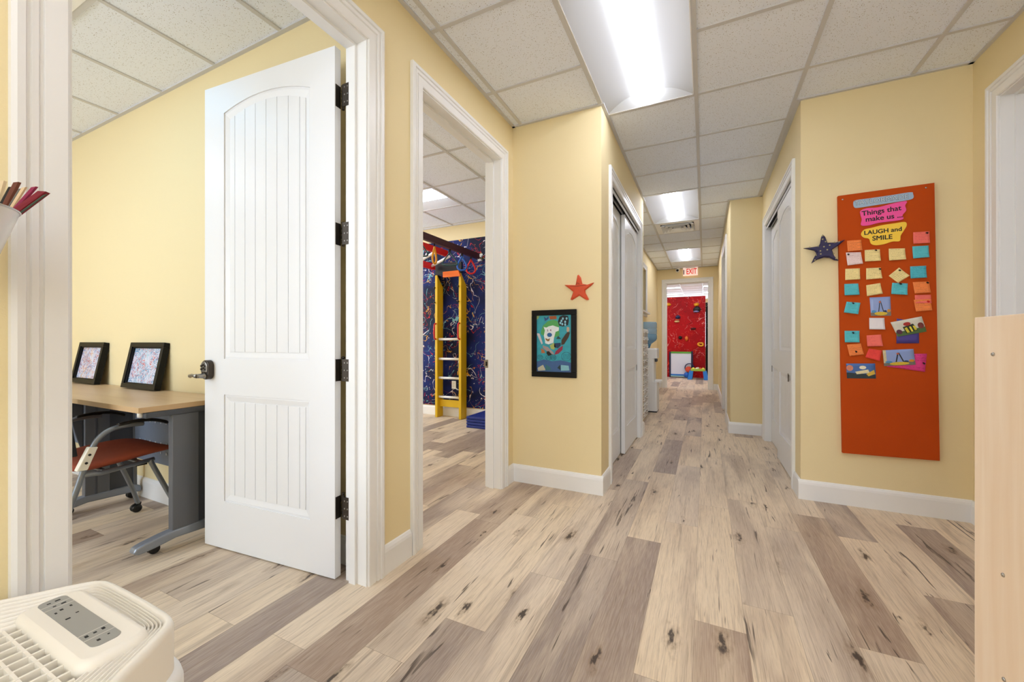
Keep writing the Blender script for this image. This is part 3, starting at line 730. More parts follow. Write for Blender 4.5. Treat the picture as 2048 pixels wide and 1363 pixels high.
# ------------------------------------------------------------------ lights
LK = 1.0
def troffer(h, label, along='y', group=None, lens=None):
    x0, x1, y0, y1 = h
    cx, cy = (x0+x1)/2, (y0+y1)/2
    w = (x1-x0 if along == 'y' else y1-y0)/2-.013; l = (y1-y0 if along == 'y' else x1-x0)/2-.013
    R = Matrix.Translation((cx, cy, CE)) @ (Matrix.Identity(4) if along == 'y' else Matrix.Rotation(PI/2, 4, 'Z'))
    t = empty('ceiling_light', (cx, cy, CE), 0 if along == 'y' else PI/2)
    tag(t, label, 'ceiling light', group)
    f = MB()
    f.box(-w, -w+.006, -l, l, 0, .10); f.box(w-.006, w, -l, l, 0, .10); f.box(-w, w, -l, -l+.006, 0, .10); f.box(-w, w, l-.006, l, 0, .10); f.box(-w, w, -l, l, .10, .105)
    f.build('housing', M['lightwhite'], t)
    r = MB(); n = 10; lw = .088; e = .05
    for s in (-1, 1):
        a = [(s*(w-.006-(w-.006-lw)*(i/n)), .062*math.sin(PI/2*(i/n))) for i in range(n+1)]
        ye = lambda z: l-.006-e*z/.062
        vs = [(p[0], sy*ye(p[1]), p[1]+.001) for sy in (-1, 1) for p in a]
        r.add(vs, [(i, i+1, n+1+i+1, n+1+i) for i in range(n)], smooth=True)
    ar_ = [(-(w-.006-(w-.006-lw)*(i/n)), .062*math.sin(PI/2*(i/n))) for i in range(n+1)]
    ends = ar_+[(-p[0], p[1]) for p in ar_[::-1]]
    for sy in (-1, 1): r.add([(p[0], sy*ye(p[1]), p[1]+.001) for p in ends], [list(range(len(ends)))])
    r.build('reflector', M['reflector'], t)
    q = MB(); m = 12
    pr = [(lw*math.cos(PI+PI*i/m), .063+.058*math.sin(PI+PI*i/m)) for i in range(m+1)]
    q.prism(pr, -l+.012, l-.012, 'y', smooth=True)
    q.build('lens', lens or M['lens'], t)
    return t
troffer(hall_l[0], 'largest ceiling light in view, over the near end of the hall', group=None)
troffer(hall_l[1], 'white ceiling light just before the air vent in the hall', group=None)
troffer(hall_l[2], 'farthest hall ceiling light, close to the EXIT sign', group=None)
for h in hall_l[3:]: troffer(h, 'unseen white ceiling light added to brighten the lobby behind the viewpoint', group='added lobby lights')  # unseen lamps, added behind the camera for extra light
troffer(play_l[0], 'white ceiling light above the monkey bars in the play room', 'x')
for h in play_l[1:]: troffer(h, 'white ceiling light in the unseen part of the play room', 'x', group='other play room lights')
for h in left_l[1:]: troffer(h, 'white ceiling light in the unseen part of the desk room', group='other desk room lights', lens=M['lenscool'])
for i, h in enumerate(far_l):
    troffer(h, 'white ceiling light in the room beyond the EXIT doorway', 'x', group='lights of the far room')
troffer(side_l[0], 'white ceiling light in the room behind the right doorway')
# sky-print panel light in the desk room
def sky_panel(h):
    x0, x1, y0, y1 = h; t = empty('ceiling_light', ((x0+x1)/2, (y0+y1)/2, CE)); w = (x1-x0)/2-.013
    tag(t, 'square sky blue printed ceiling light in the desk room, cut by the left door casing', 'ceiling light')
    f = MB()
    for a in ((-w, w, -w, -w+.03), (-w, w, w-.03, w), (-w, -w+.03, -w, w), (w-.03, w, -w, w)): f.box(a[0], a[1], a[2], a[3], -.002, .02)
    f.build('housing', M['lightwhite'], t)
    m, nt, b = new_mat('sky_print_diffuser'); L = nt.links.new
    tc = nt.nodes.new('ShaderNodeTexCoord'); n = nt.nodes.new('ShaderNodeTexNoise'); n.inputs['Scale'].default_value = 3; L(tc.outputs['Object'], n.inputs['Vector'])
    x = nt.nodes.new('ShaderNodeMix'); x.data_type = 'RGBA'; x.inputs['A'].default_value = srgb('35B4F0'); x.inputs['B'].default_value = srgb('E4F3FF')
    r = nt.nodes.new('ShaderNodeMapRange'); r.inputs['From Min'].default_value = .52; r.inputs['From Max'].default_value = .62; L(n.outputs['Fac'], r.inputs['Value']); L(r.outputs['Result'], x.inputs['Factor'])
    L(x.outputs['Result'], b.inputs['Emission Color']); b.inputs['Emission Strength'].default_value = 4
    L(x.outputs['Result'], b.inputs['Base Color'])
    d = MB(); d.box(-w+.03, w-.03, -w+.03, w-.03, .004, .012); d.build('diffuser', m, t)
sky_panel(left_l[0])
# air vent
vx, vy = (vent[0]+vent[1])/2, (vent[2]+vent[3])/2
t = empty('air_vent', (vx, vy, CE)); tag(t, 'square louvred air vent in the hall ceiling', 'air vent')
b = MB(); w = .29
b.add([(-w, -w, 0), (w, -w, 0), (w, w, 0), (-w, w, 0), (-.22, -.22, 0), (.22, -.22, 0), (.22, .22, 0), (-.22, .22, 0)], [(0, 1, 5, 4), (1, 2, 6, 5), (2, 3, 7, 6), (3, 0, 4, 7)])
b.build('frame', M['lightwhite'], t)
for i, (a, zz) in enumerate([(.215, -.004), (.165, -.008), (.115, -.012), (.065, -.014)]):
    b = MB(); c = a-.038
    b.add([(-a, -a, zz-.014), (a, -a, zz-.014), (a, a, zz-.014), (-a, a, zz-.014), (-c, -c, zz+.022), (c, -c, zz+.022), (c, c, zz+.022), (-c, c, zz+.022)], [(0, 1, 5, 4), (1, 2, 6, 5), (2, 3, 7, 6), (3, 0, 4, 7)])
    o = b.build('louvre', M['lightwhite'], t); md = o.modifiers.new('s', 'SOLIDIFY'); md.thickness = .002
b = MB(); b.box(-.25, .25, -.25, .25, .06, .07); b.build('duct', M['dark'], t)

# ------------------------------------------------------------------ world: overcast daylight outside the windows
wd = bpy.data.worlds.new('world'); SC.world = wd; wd.use_nodes = True
nt = wd.node_tree; bg = nt.nodes['Background']
bg.inputs['Color'].default_value = (.80, .90, 1.0, 1); bg.inputs['Strength'].default_value = 7.0
def portal(loc, rot, sx, sy):
    l = bpy.data.lights.new('daylight_portal', 'AREA'); l.shape = 'RECTANGLE'; l.size = sx; l.size_y = sy; l.cycles.is_portal = True
    o = bpy.data.objects.new('daylight_portal', l); COL.objects.link(o); o.location = loc; o.rotation_euler = rot
portal((-3.7, -2.33, 1.58), (PI/2, 0, 0), 2.8, 1.65)
portal((-6.13, 3.15, 1.55), (PI/2, 0, -PI/2), 2.3, 1.7)
portal((.25, -3.63, 1.5), (PI/2, 0, 0), 1.9, 1.6)
portal((-.5, 17.72, 1.55), (PI/2, 0, PI), 5, 1.5)

# ------------------------------------------------------------------ camera
cam = bpy.data.cameras.new('camera'); co = bpy.data.objects.new('camera', cam); COL.objects.link(co)
cam.sensor_width = 36; cam.lens = 36*800/2048; cam.clip_start = .02
co.location = (0, 0, 1.084); co.rotation_euler = (PI/2, 0, math.atan(385/800))
SC.camera = co
SC.view_settings.view_transform = 'Standard'; SC.view_settings.look = 'None'; SC.view_settings.gamma = 1; SC.view_settings.exposure = 0.16
SC.cycles.max_bounces = 10; SC.cycles.diffuse_bounces = 6; SC.cycles.transparent_max_bounces = 12
SC.cycles.use_denoising = True; SC.cycles.sample_clamp_indirect = 8

# ================================================================== DESK ROOM
ZT = .757
dk = empty('desk', (-3.6, 1.2, 0)); tag(dk, 'long tan topped desk with grey metal legs against the yellow wall', 'desk')
def loc(o): return Matrix.Translation((-o[0], -o[1], -o[2]))
DO = loc((-3.6, 1.2, 0))
b = MB(); b.box(-4.85, -2.485, .968, 1.398, ZT-.027, ZT, 0, DO); b.build('desktop', M['desktop'], dk, bevel=.003)
b = MB(); b.box(-4.852, -2.483, .966, .9685, ZT-.0265, ZT-.0005, 0, DO); b.box(-2.4855, -2.483, .968, 1.398, ZT-.0265, ZT-.0005, 0, DO); b.build('edge_band', M['edgeband'], dk)
def leg_panel(x, first):
    lp = MB()
    lp.box(x-.022, x+.022, 1.105, 1.225, .09, ZT-.055, 0, DO)
    lp.box(x-.010, x+.010, 1.225, 1.36, .09, ZT-.055, 1, DO)
    lp.box(x-.022, x+.022, 1.345, 1.365, .09, ZT-.055, 0, DO)
    lp.box(x-.03, x+.03, .99, 1.38, ZT-.056, ZT-.028, 1, DO)
    if not first:
        g = [(1.045, ZT-.06), (1.105, ZT-.06), (1.105, .36)]+[(1.105-.06*math.sin(u*PI/2)**1, .36+(ZT-.42)*u) for u in (.15, .3, .45, .6, .75, .9)]
        lp.prism(g, x-.004, x+.004, 'x', 1, DO)
        lp.box(x-.024, x+.024, 1.15, 1.165, .09, ZT-.06, 1, DO)
    o = lp.build('leg', [M['tablegrey'], M['tabledark']], dk, bevel=.004)
    f = MB()
    top = [(.945, .055), (.955, .076), (.99, .086), (1.06, .098), (1.11, .104), (1.35, .104), (1.383, .085), (1.388, .06)]
    bot = [(1.38, .045), (1.33, .052), (1.12, .060), (1.03, .045), (.965, .040)]
    f.prism(top+bot, x-.028, x+.028, 'x', 0, DO)
    f.build('foot', M['footgrey'], o, bevel=.008)
    for yy in (1.035, 1.34):
        c = MB()
        for s in (-1, 1): c.lathe([(.012, -.008), (.023, -.007), (.024, 0), (.023, .007), (.012, .008)], 18, mat=DO @ Matrix.Translation((x-.035+s*.011, yy+.012, .0245)) @ Matrix.Rotation(PI/2, 4, 'Y'))
        c.tube([DO @ Vector((x-.035, yy, .045)), DO @ Vector((x-.035, yy, .06))], .012)
        c.box(x-.045, x-.004, yy-.01, yy+.01, .045, .062, 0, DO)
        c.build('caster', M['black'], o)
for i, x in enumerate((-2.505, -3.545, -4.72)): leg_panel(x, i == 0)
b = MB(); b.box(-3.53, -2.52, 1.352, 1.358, .285, ZT-.06, 0, DO); b.box(-4.7, -3.56, 1.352, 1.358, .285, ZT-.06, 0, DO)
mo = b.build('modesty_panel', plain('blue_grey_perforated_metal', '8893A6', .4, metal=.4), dk)
b = MB()
for r, z in enumerate((.62, .555, .42, .36)):
    for k in range(14):
        x = -2.56-k*.068
        b.lathe([(.0055, 0), (.0055, .003)], 8, 0, DO @ Matrix.Translation((x, 1.3495, z)) @ Matrix.Rotation(PI/2, 4, 'X') @ Matrix.Scale(1.5, 4, (0, 1, 0)))
b.build('panel_holes', plain('bright_hole_rims', 'D8DCE4', .3), mo)['kind'] = 'stuff'
b = MB(); b.lathe([(.012, 0), (.012, .022), (.004, .026)], 10, 0, DO @ Matrix.Translation((-2.515, .985, ZT-.05))); b.build('corner_glide', M['white'], dk)

def desk_frame(x0, x1, label, cols, dz=0):
    yb, lean = 1.322, math.radians(10.5)
    hgt = .315; t = empty('picture_frame', ((x0+x1)/2, yb, ZT+.0078)); t.rotation_euler = (-lean, 0, 0)
    tag(t, label, 'picture frame', 'frames propped on the desk')
    w = (x1-x0)/2; b = MB(); m = .032
    for a in ((-w, w, 0, m), (-w, w, hgt-m, hgt), (-w, -w+m, m, hgt-m), (w-m, w, m, hgt-m)): b.box(a[0], a[1], 0, .035, a[2], a[3])
    b.box(-w+.004, w-.004, .028, .038, .004, hgt-.004)
    for a in ((-w+m, w-m, m, m+.007), (-w+m, w-m, hgt-m-.007, hgt-m), (-w+m, -w+m+.007, m, hgt-m), (w-m-.007, w-m, m, hgt-m)): b.box(a[0], a[1], .008, .03, a[2], a[3])
    b.build('frame', M['blackframe'], t, bevel=.002)
    q = MB(); q.box(-w+m, w-m, .020, .024, m, hgt-m); q.build('drawing', scribble('pen_drawing_'+cols[0], 'D3D6E8', cols[1:]), t)
desk_frame(-4.49, -4.065, 'black framed loose coloured drawing, farther back on the desk, by the left door casing', ('a', '3B5FA8', '7AA0CF', 'D9A468', 'B5646C', '6C7FAE'))
desk_frame(-3.655, -3.20, 'black framed drawing of dense blue strokes, nearer the open white door', ('b', '3E7FB5', '2C5F9C', '8EC1D6', 'C9656A', '5A9CC4'))

# chair
ch = empty('chair', (-3.0, 1.0, 0)); tag(ch, 'rolling chair with rust orange seat, black armrests and grey frame, tucked under the desk', 'chair')
CO = loc((-3.0, 1.0, 0))
def P3(x, y, z): return CO @ Vector((x, y, z))
sb = MB(); rings = []
prof = [(.845, .452, .425), (.87, .468, .412), (.95, .478, .418), (1.05, .488, .428), (1.15, .492, .440), (1.22, .480, .440), (1.262, .462, .442)]
for i, (y, zt, zb) in enumerate(prof):
    hw = [.19, .215, .232, .238, .235, .222, .19][i]; n = 24; ring = []
    for k in range(n):
        a = 2*PI*k/n; cx = math.copysign(abs(math.cos(a))**.45, math.cos(a)); sz = math.copysign(abs(math.sin(a))**.8, math.sin(a))
        zm = (zt+zb)/2; ring.append(P3(-3.0+hw*cx, y, zm+(zt-zb)/2*sz-.012*(abs(cx)**4)*0+.010*cx*cx))
    rings.append(ring)
sb.loft(rings); sb.build('seat', M['seat'], ch, subsurf=1)
for s in (-1, 1):
    X = -3.0+s*.252
    path = smooth_path([(X+s*.01, .735, .052), (X+s*.005, .79, .22), (X, .838, .375), (X, .872, .50), (X, .905, .585), (X, .955, .628), (X, 1.02, .640), (X, 1.09, .637)])
    b = MB(); b.tube([CO @ p for p in path], .0125, 12); b.build('arm_frame', M['frametube'], ch)
    b = MB(); pa = smooth_path([(X, .985, .647), (X, 1.06, .656), (X, 1.13, .650), (X, 1.185, .630), (X, 1.20, .618)])
    b.tube([CO @ p for p in pa], [.013]*(len(pa)-4)+[.012, .010, .008, .005], 12, flat=.7)
    b.build('armrest', M['black'], ch)
    b = MB(); b.prism([(.828, .452), (.868, .450), (.906, .555), (.872, .560)], X-.017, X+.017, 'x', 0, CO)
    br = b.build('bracket', M['ivory'], ch, bevel=.004)
    for yy, zz in ((.862, .485), (.874, .523)):
        b = MB(); b.lathe([(.006, 0), (.006, .002)], 10, 0, CO @ Matrix.Translation((X+s*.0175, yy, zz)) @ Matrix.Rotation(s*PI/2, 4, 'Y')); b.build('screw', M['black'], br)
    XR = -3.0+s*.20
    b = MB(); b.tube([P3(X, .855, .425), P3(X-s*.02, .93, .412), P3(X-s*.03, 1.15, .425)], .011, 10)
    b.build('side_rail', M['frametube'], ch)
    b = MB(); b.tube([CO @ p for p in smooth_path([(X-s*.03, 1.13, .425), (X-s*.02, 1.19, .27), (X, 1.245, .12), (X, 1.262, .05)])], .0125, 12)
    b.build('leg', M['frametube'], ch)
    for yy, k in ((1.265, 1), (.735, -1)):
        b = MB()
        for q in (-1, 1): b.lathe([(.010, -.009), (.024, -.008), (.0255, 0), (.024, .008), (.010, .009)], 18, mat=CO @ Matrix.Translation((X+q*.012, yy-.012, .0258)) @ Matrix.Rotation(PI/2, 4, 'Y'))
        b.prism([(yy-.036, .040), (yy-.012, .060), (yy+.014, .056), (yy+.008, .030), (yy-.01, .03)], X-.006, X+.006, 'x', 0, CO)
        b.build('caster', M['black'], ch)
    for ya in (.93, 1.07):
        b = MB(); b.box(XR-.02, XR+.02, ya, ya+.05, .403, .415, 0, CO); b.build('seat_clip', M['black'], ch)
b = MB(); b.tube([P3(-3.2, 1.10, .418), P3(-2.8, 1.10, .418)], .010); b.tube([P3(-3.2, .95, .414), P3(-2.8, .95, .414)], .010); b.build('crossbar', M['frametube'], ch)
b = MB(); rr = []
for i in range(9):
    z = .52+.42*i/8; rr.append([P3(-3+.24*math.cos(PI*k/8)*(1-.12*(i/8)**3), .835-.05*(i/8)-.05*math.sin(PI*k/8), z) for k in range(9)])
vs = [p for r in rr for p in r]
b.add(vs, [(i*9+k, i*9+k+1, (i+1)*9+k+1, (i+1)*9+k) for i in range(8) for k in range(8)], smooth=True)
o = b.build('backrest', plain('black_mesh_fabric', '1B1C20', .8), ch); md = o.modifiers.new('s', 'SOLIDIFY'); md.thickness = .012

# ================================================================== NEAR OBJECTS
# air purifier
pu = empty('air_purifier', (-1.03, .18, 0)); tag(pu, 'cream air purifier with grille top and grey control display, bottom left', 'air purifier')
half = [(0, .405), (.07, .4045), (.125, .402), (.150, .393), (.168, .375), (.192, .343), (.214, .310), (.236, .280), (.252, .247), (.262, .205), (.264, .15), (.258, .09), (.24, .03), (.205, -.02), (.14, -.05), (.07, -.056), (0, -.057)]
def outline(ins=0, grow=0):
    c = Vector((0, .18)); pts = []
    full = [Vector(p) for p in half]+[Vector((-p[0], p[1])) for p in half[-2:0:-1]]
    sm = []
    for i in range(len(full)):
        a, b2, c2, d2 = full[i-1], full[i], full[(i+1) % len(full)], full[(i+2) % len(full)]
        for k in range(3):
            t_ = k/3; sm.append(.5*((2*b2)+(-a+c2)*t_+(2*a-5*b2+4*c2-d2)*t_*t_+(-a+3*b2-3*c2+d2)*t_**3))
    full = sm; n = len(full); out = []
    for i, p in enumerate(full):
        tn = (full[(i+1) % n]-full[i-1]).normalized(); nr = Vector((-tn.y, tn.x))
        if nr.dot(p-c) > 0: nr = -nr
        out.append(p+nr*(ins-grow))
    return [(p.x, p.y-.18) for p in out]
def rz(o2, z): return [(p[0], p[1], z) for p in o2]
TZ = .57
def ctr(k, z): return [(p[0]*(1-.058*k)+.004*k, p[1]*(1-.021*k), z) for p in outline(.016)]
b = MB()
b.loft([rz(outline(.004), .02), rz(outline(0), .03), rz(outline(0), TZ-.012), rz(outline(.003), TZ-.003), rz(outline(.008), TZ), rz(outline(.014), TZ-.001), rz(outline(.0155), TZ-.015), ctr(7.4, TZ-.022), ctr(7.5, TZ-.06)])
b.build('body', M['purifier'], pu)
b = MB()
b.loft([rz(outline(0, .010), 0), rz(outline(0, .014), .01), rz(outline(0, .014), .46), rz(outline(0, .010), .475), rz(outline(0, .001), .48)])
b.build('filter_door', M['white'], pu)
def ctr(k, z):
    o2 = outline(.016)
    return [(p[0]*(1-.058*k)+.004*k, p[1]*(1-.021*k), z) for p in o2]
for i in range(7):
    b = MB(); zz = TZ-.002-.0004*i; k = i+.25
    b.loft([ctr(k, zz-.014), ctr(k+.04, zz-.001), ctr(k+.22, zz), ctr(k+.42, zz-.001), ctr(k+.46, zz-.014)], cap=False, smooth=True)
    b.build('ridge', M['purifier'], pu)
inner = [(p[0], p[1]) for p in ctr(7.2, 0)]
def span_x(y):
    xs = []
    for i in range(len(inner)):
        p, q = inner[i], inner[(i+1) % len(inner)]
        if (p[1]-y)*(q[1]-y) < 0: xs.append(p[0]+(q[0]-p[0])*(y-p[1])/(q[1]-p[1]))
    return (min(xs), max(xs)) if len(xs) >= 2 else None
def span_y(x):
    xs = []
    for i in range(len(inner)):
        p, q = inner[i], inner[(i+1) % len(inner)]
        if (p[0]-x)*(q[0]-x) < 0: xs.append(p[1]+(q[1]-p[1])*(x-p[0])/(q[0]-p[0]))
    return (min(xs), max(xs)) if len(xs) >= 2 else None
b = MB(); c = .7071
for k in range(-7, 8):
    y = .06-.026*k-.12
    sp = span_x(y)
    if sp and y < .085: b.box(sp[0], sp[1], y-.0022, y+.0022, TZ-.022, TZ-.006)
for k in range(-8, 9):
    x = k*.026; sp = span_y(x)
    if sp: b.box(x-.0022, x+.0022, sp[0], min(sp[1], .10), TZ-.022, TZ-.005)
b.build('grille', M['purifier'], pu)
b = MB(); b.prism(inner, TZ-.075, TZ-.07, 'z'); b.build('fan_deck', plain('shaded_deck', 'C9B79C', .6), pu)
# control console
def rrect(x0, x1, y0, y1, r, n=6):
    o2 = []
    for cx, cy, a in ((x1-r, y1-r, 0), (x0+r, y1-r, PI/2), (x0+r, y0+r, PI), (x1-r, y0+r, 3*PI/2)):
        o2 += [(cx+r*math.cos(a+PI/2*i/n), cy+r*math.sin(a+PI/2*i/n)) for i in range(n+1)]
    return o2
def R3(d, z): return [(p[0], p[1], z) for p in rrect(-.130+d, .160-d, .086+d*.8, .180-d*.8, max(.024-d*.8, .006))]
b = MB(); b.loft([R3(0, TZ-.03), R3(0, TZ-.002), R3(.004, TZ+.006), R3(.012, TZ+.009)]); b.build('control_housing', M['purifier'], pu)
def tilt(y): return TZ+.0093
b = MB(); b.prism(rrect(-.118, .126, .113, .152, .012), TZ+.009, TZ+.0098, 'z'); dp = b.build('display', M['display'], pu)
for x in (-.092, -.075, .070, .093):
    b = MB(); b.box(x-.001, x+.001, .113, .152, TZ+.0098, TZ+.0101); b.build('divider', M['displayline'], dp)
b = MB()
for x, y, a, w in ((-.104, .138, .01, .003), (-.103, .126, .007, .002), (-.083, .140, .009, .003), (-.083, .128, .006, .002), (-.06, .143, .004, .004), (-.058, .130, .006, .004), (-.052, .121, .004, .004), (-.022, .140, .006, .002), (-.012, .125, .009, .003), (.078, .142, .006, .005), (.079, .131, .006, .003), (.080, .120, .006, .005), (.104, .14, .004, .002), (.108, .126, .006, .004)):
    b.box(x-w*.7, x+w*.7, y-a*.35, y+a*.35, TZ+.0098, TZ+.0102)
b.build('display_icons', M['ink'], dp)
# handle recess in the right flank
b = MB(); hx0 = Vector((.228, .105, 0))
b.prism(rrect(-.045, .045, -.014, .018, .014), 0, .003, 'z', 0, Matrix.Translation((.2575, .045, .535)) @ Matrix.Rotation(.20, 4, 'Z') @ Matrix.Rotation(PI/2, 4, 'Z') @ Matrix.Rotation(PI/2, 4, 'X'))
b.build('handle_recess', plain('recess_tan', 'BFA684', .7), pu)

# wooden shelf unit at the right edge
sh = empty('shelf_unit', (.95, 1.25, 0)); tag(sh, 'light maple shelf unit end panel with screws, at the right edge', 'shelf')
SO = loc((.95, 1.25, 0))
b = MB(); b.box(.607, .625, 1.10, 1.40, 0, 1.142, 0, SO); p = b.build('side_panel', M['maple'], sh, bevel=.0012)
for yy, zz in ((1.327, 1.053), (1.292, .557), (1.289, .324)):
    k = MB(); k.lathe([(.0048, 0), (.0048, .0015), (.0035, .003), (.0015, .0034)], 14, 0, SO @ Matrix.Translation((.607, yy, zz)) @ Matrix.Rotation(-PI/2, 4, 'Y'))
    0 and k.lathe([(.0015, 0), (.0015, .0006)], 6, 1, SO @ Matrix.Translation((.6036, yy, zz)) @ Matrix.Rotation(-PI/2, 4, 'Y'))
    k.build('screw', [M['steel'], M['dark']], p)
b = MB(); b.box(1.40, 1.418, 1.10, 1.40, 0, 1.142, 0, SO); b.build('side_panel', M['maple'], sh, bevel=.0012)
b = MB(); b.box(.625, 1.40, 1.388, 1.396, .05, 1.12, 0, SO); b.build('back_panel', M['maple'], sh)
for z in (.05, .324, .557, .80, 1.045):
    b = MB(); b.box(.625, 1.40, 1.11, 1.388, z-.009, z+.009, 0, SO); b.build('shelf', M['maple'], sh)

# cone cup with papers at the left edge
cp = empty('wall_cup', (-1.225, .19, 1.18)); tag(cp, 'clear conical cup with a thin rim stuffed with papers, at the left edge', 'cup')
b = MB(); b.lathe([(.001, 0), (.055, 0), (.0985, .147), (.1005, .150), (.0985, .151), (.0965, .148), (.053, .003), (.001, .003)], 40, cap=False); b.build('cone', M['cup'], cp)
b = MB(); b.tube([(.1*math.cos(2*PI*k/40), .1*math.sin(2*PI*k/40), .151) for k in range(40)], .0016, 8, closed=True); b.build('rim', M['steel'], cp)
b = MB(); b.tube([(-.1, 0, .148), (-.119, 0, .150)], .006); b.build('wall_clip', M['steel'], cp)
def card(name, color, rim, tip, w, fold, label):
    """stiff paper strip: rises inside the cup, bends over the rim and fans out to its tip"""
    Rm = Vector(rim); T = Vector(tip); B = Vector((-1.205+.4*(Rm.x+1.185), .19+.55*(Rm.y-.19), 1.20)); side = Vector((.10, .90, -.42)).normalized(); d = T-Rm
    up = Rm-d*.05; th = Vector((.0012, .0002, 0)); sh = Vector((0, 1, 0))
    ctr = [(B, sh, .8), (up-Vector((0, .012, .022)), sh, .8), (up, side, 1), (T, side, 1)]
    fr = []
    for i, (c_, s_, k_) in enumerate(ctr):
        a_, e_ = c_-s_*w*.5*k_, c_+s_*w*.5*k_
        if i == 3: a_ = a_-d*.10; m_ = c_-d*.03+Vector((fold, 0, 0))
        else: m_ = c_+Vector((fold*.5, 0, 0))
        fr.append((a_, m_, e_))
    b = MB(); vs = [p-Rm for f_ in fr for p in f_]+[p-Rm-th for f_ in fr for p in f_]; n = 12
    fs = []
    for i in range(3):
        for k in range(2):
            a = i*3+k; fs += [(a, a+1, a+4, a+3), (n+a+3, n+a+4, n+a+1, n+a)]
    rimf = [0, 3, 6, 9, 10, 11, 8, 5, 2, 1]
    for i in range(len(rimf)): a, c2 = rimf[i], rimf[(i+1) % len(rimf)]; fs.append((c2, a, n+a, n+c2))
    b.add(vs, fs); o = b.build(name, plain(name+'_'+color, color, .7), None, loc=tuple(Rm)); tag(o, label, 'paper', 'papers in the cup'); return o
CARDS = [('7A0C20', .279, 1.328, .32, 1.387, 1.012, .014, .004, 'crimson folded card with a dark green edge, leaning furthest right in the clear cup'),
 ('3E4A3C', .281, 1.325, .3215, 1.3825, 1.009, .003, .0005, 'dark green card edge just under the crimson card in the cup'),
 ('8E1F48', .277, 1.331, .307, 1.393, 1.018, .007, .002, 'short magenta card standing behind the crimson one in the cup'),
 ('D9BE98', .274, 1.333, .293, 1.387, 1.024, .006, .002, 'cream card left of the magenta one in the cup'),
 ('6E6A62', .272, 1.334, .289, 1.383, 1.030, .006, .001, 'grey card between two cream ones in the cup'),
 ('6E3A26', .266, 1.333, .284, 1.394, 1.036, .009, .002, 'tall brown card in the clear cup'),
 ('2C2620', .262, 1.333, .277, 1.382, 1.042, .008, .001, 'black card left of the tall brown one in the cup'),
 ('E6CFA8', .257, 1.332, .266, 1.390, 1.048, .010, .002, 'pale cream card at the left of the bundle in the cup')]
for k, ya, za, yb, zb, sc_, w_, f_, lab in CARDS:
    card('paper_card', k, (-1.2*sc_, ya*sc_, 1.084+(za-1.084)*sc_), (-1.2*sc_, yb*sc_, 1.084+(zb-1.084)*sc_), w_, f_, lab)

# ================================================================== PICTURE WALL
ar = empty('picture_frame', (-1.005, 2.806, 1.065)); tag(ar, 'black framed child artwork of a white dog on turquoise, below the orange star', 'picture frame')
b = MB(); w, h = .174, .249; m = .040
for a in ((-w, w, -h, -h+m), (-w, w, h-m, h), (-w, -w+m, -h+m, h-m), (w-m, w, -h+m, h-m)): b.box(a[0], a[1], -.016, .006, a[2], a[3])
b.build('frame', M['blackframe'], ar, bevel=.003)
b = MB(); b.box(-w+m, w-m, -.006, -.003, -h+m, h-m)
aw = b.build('artwork', plain('turquoise_paint', '2F9DB0', .45, var=.25, vscale=35), ar)
IW, IH = (w-m), (h-m)
def shape(pts, colr, nm, d):
    """pts in 0..1 of the picture (u right, v down)"""
    q = MB(); q.prism([(-IW+2*IW*u, IH-2*IH*v) for u, v in pts], -.006-d, -.0058, 'y'); q.build(nm, plain('art_'+nm+colr, colr, .5, var=.12, vscale=60), aw)
def S(l): return [((x-125)/620, (y-185)/1040) for x, y in l]     # traced on the picture's own 620 x 1040 surface
shape(S([(200, 480), (240, 370), (330, 290), (430, 265), (500, 290), (530, 370), (540, 560), (420, 600), (250, 560), (200, 530)]), '4FA35B', 'green_halo', .0006)
shape(S([(250, 395), (300, 410), (350, 385), (420, 370), (470, 390), (530, 410), (525, 470), (470, 490), (440, 600), (430, 690), (340, 720), (280, 700), (275, 640), (255, 560), (275, 460)]), 'DDE6EA', 'dog_body', .0012)
shape(S([(320+45*math.cos(a)+40, 545+40*math.sin(a)) for a in [2*PI*k/14 for k in range(14)]]), '1F5E9C', 'blue_nose', .0018)
shape(S([(285, 600), (330, 625), (370, 605), (355, 660), (325, 665), (290, 635)]), '8A6A3E', 'mouth', .0018)
shape(S([(315, 445), (325, 440), (335, 480), (325, 482)]), '7A4468', 'eye', .0018)
shape(S([(370, 450), (385, 440), (392, 470), (378, 475)]), '7A4468', 'eye', .0018)
shape(S([(130, 510), (175, 520), (200, 590), (235, 700), (215, 722), (180, 650), (145, 570), (128, 540)]), 'C9C3C9', 'arm', .0010)
shape(S([(690, 480), (725, 510), (700, 590), (620, 720), (570, 730), (575, 640), (640, 540)]), '3A2A1E', 'arm', .0010)
shape(S([(670, 400), (710, 410), (715, 470), (690, 500), (665, 480)]), 'B9A28C', 'hand', .0014)
shape(S([(510, 300), (540, 215), (600, 190), (690, 205), (705, 290), (690, 370), (600, 395), (530, 375)]), '10151E', 'black_wheel', .0010)
for cx, cy in ((555, 330), (600, 250), (640, 310), (590, 350), (665, 250), (575, 290), (640, 360)):
    shape(S([(cx+17*math.cos(a), cy+24*math.sin(a)) for a in [2*PI*k/7 for k in range(7)]]), '8CC6DA', 'wheel_spot', .0015)
shape(S([(350, 200), (480, 195), (490, 255), (370, 262)]), 'A4532A', 'orange_band', .0009)
shape(S([(255, 200), (300, 240), (345, 190), (340, 250), (275, 290)]), '2D4E86', 'blue_zigzag', .0009)
shape(S([(125, 185), (175, 190), (150, 240), (125, 260)]), '8FA86A', 'green_corner', .0009)
shape(S([(365, 740), (440, 690), (470, 760), (440, 820), (385, 800)]), 'A8B765', 'lime_patch', .0016)
shape(S([(445, 700), (560, 690), (560, 740), (510, 790), (445, 770)]), '1D3355', 'navy_patch', .0016)
shape(S([(600, 740), (590, 820), (520, 890), (450, 910), (470, 850), (540, 780)]), '8E2040', 'maroon_patch', .0016)
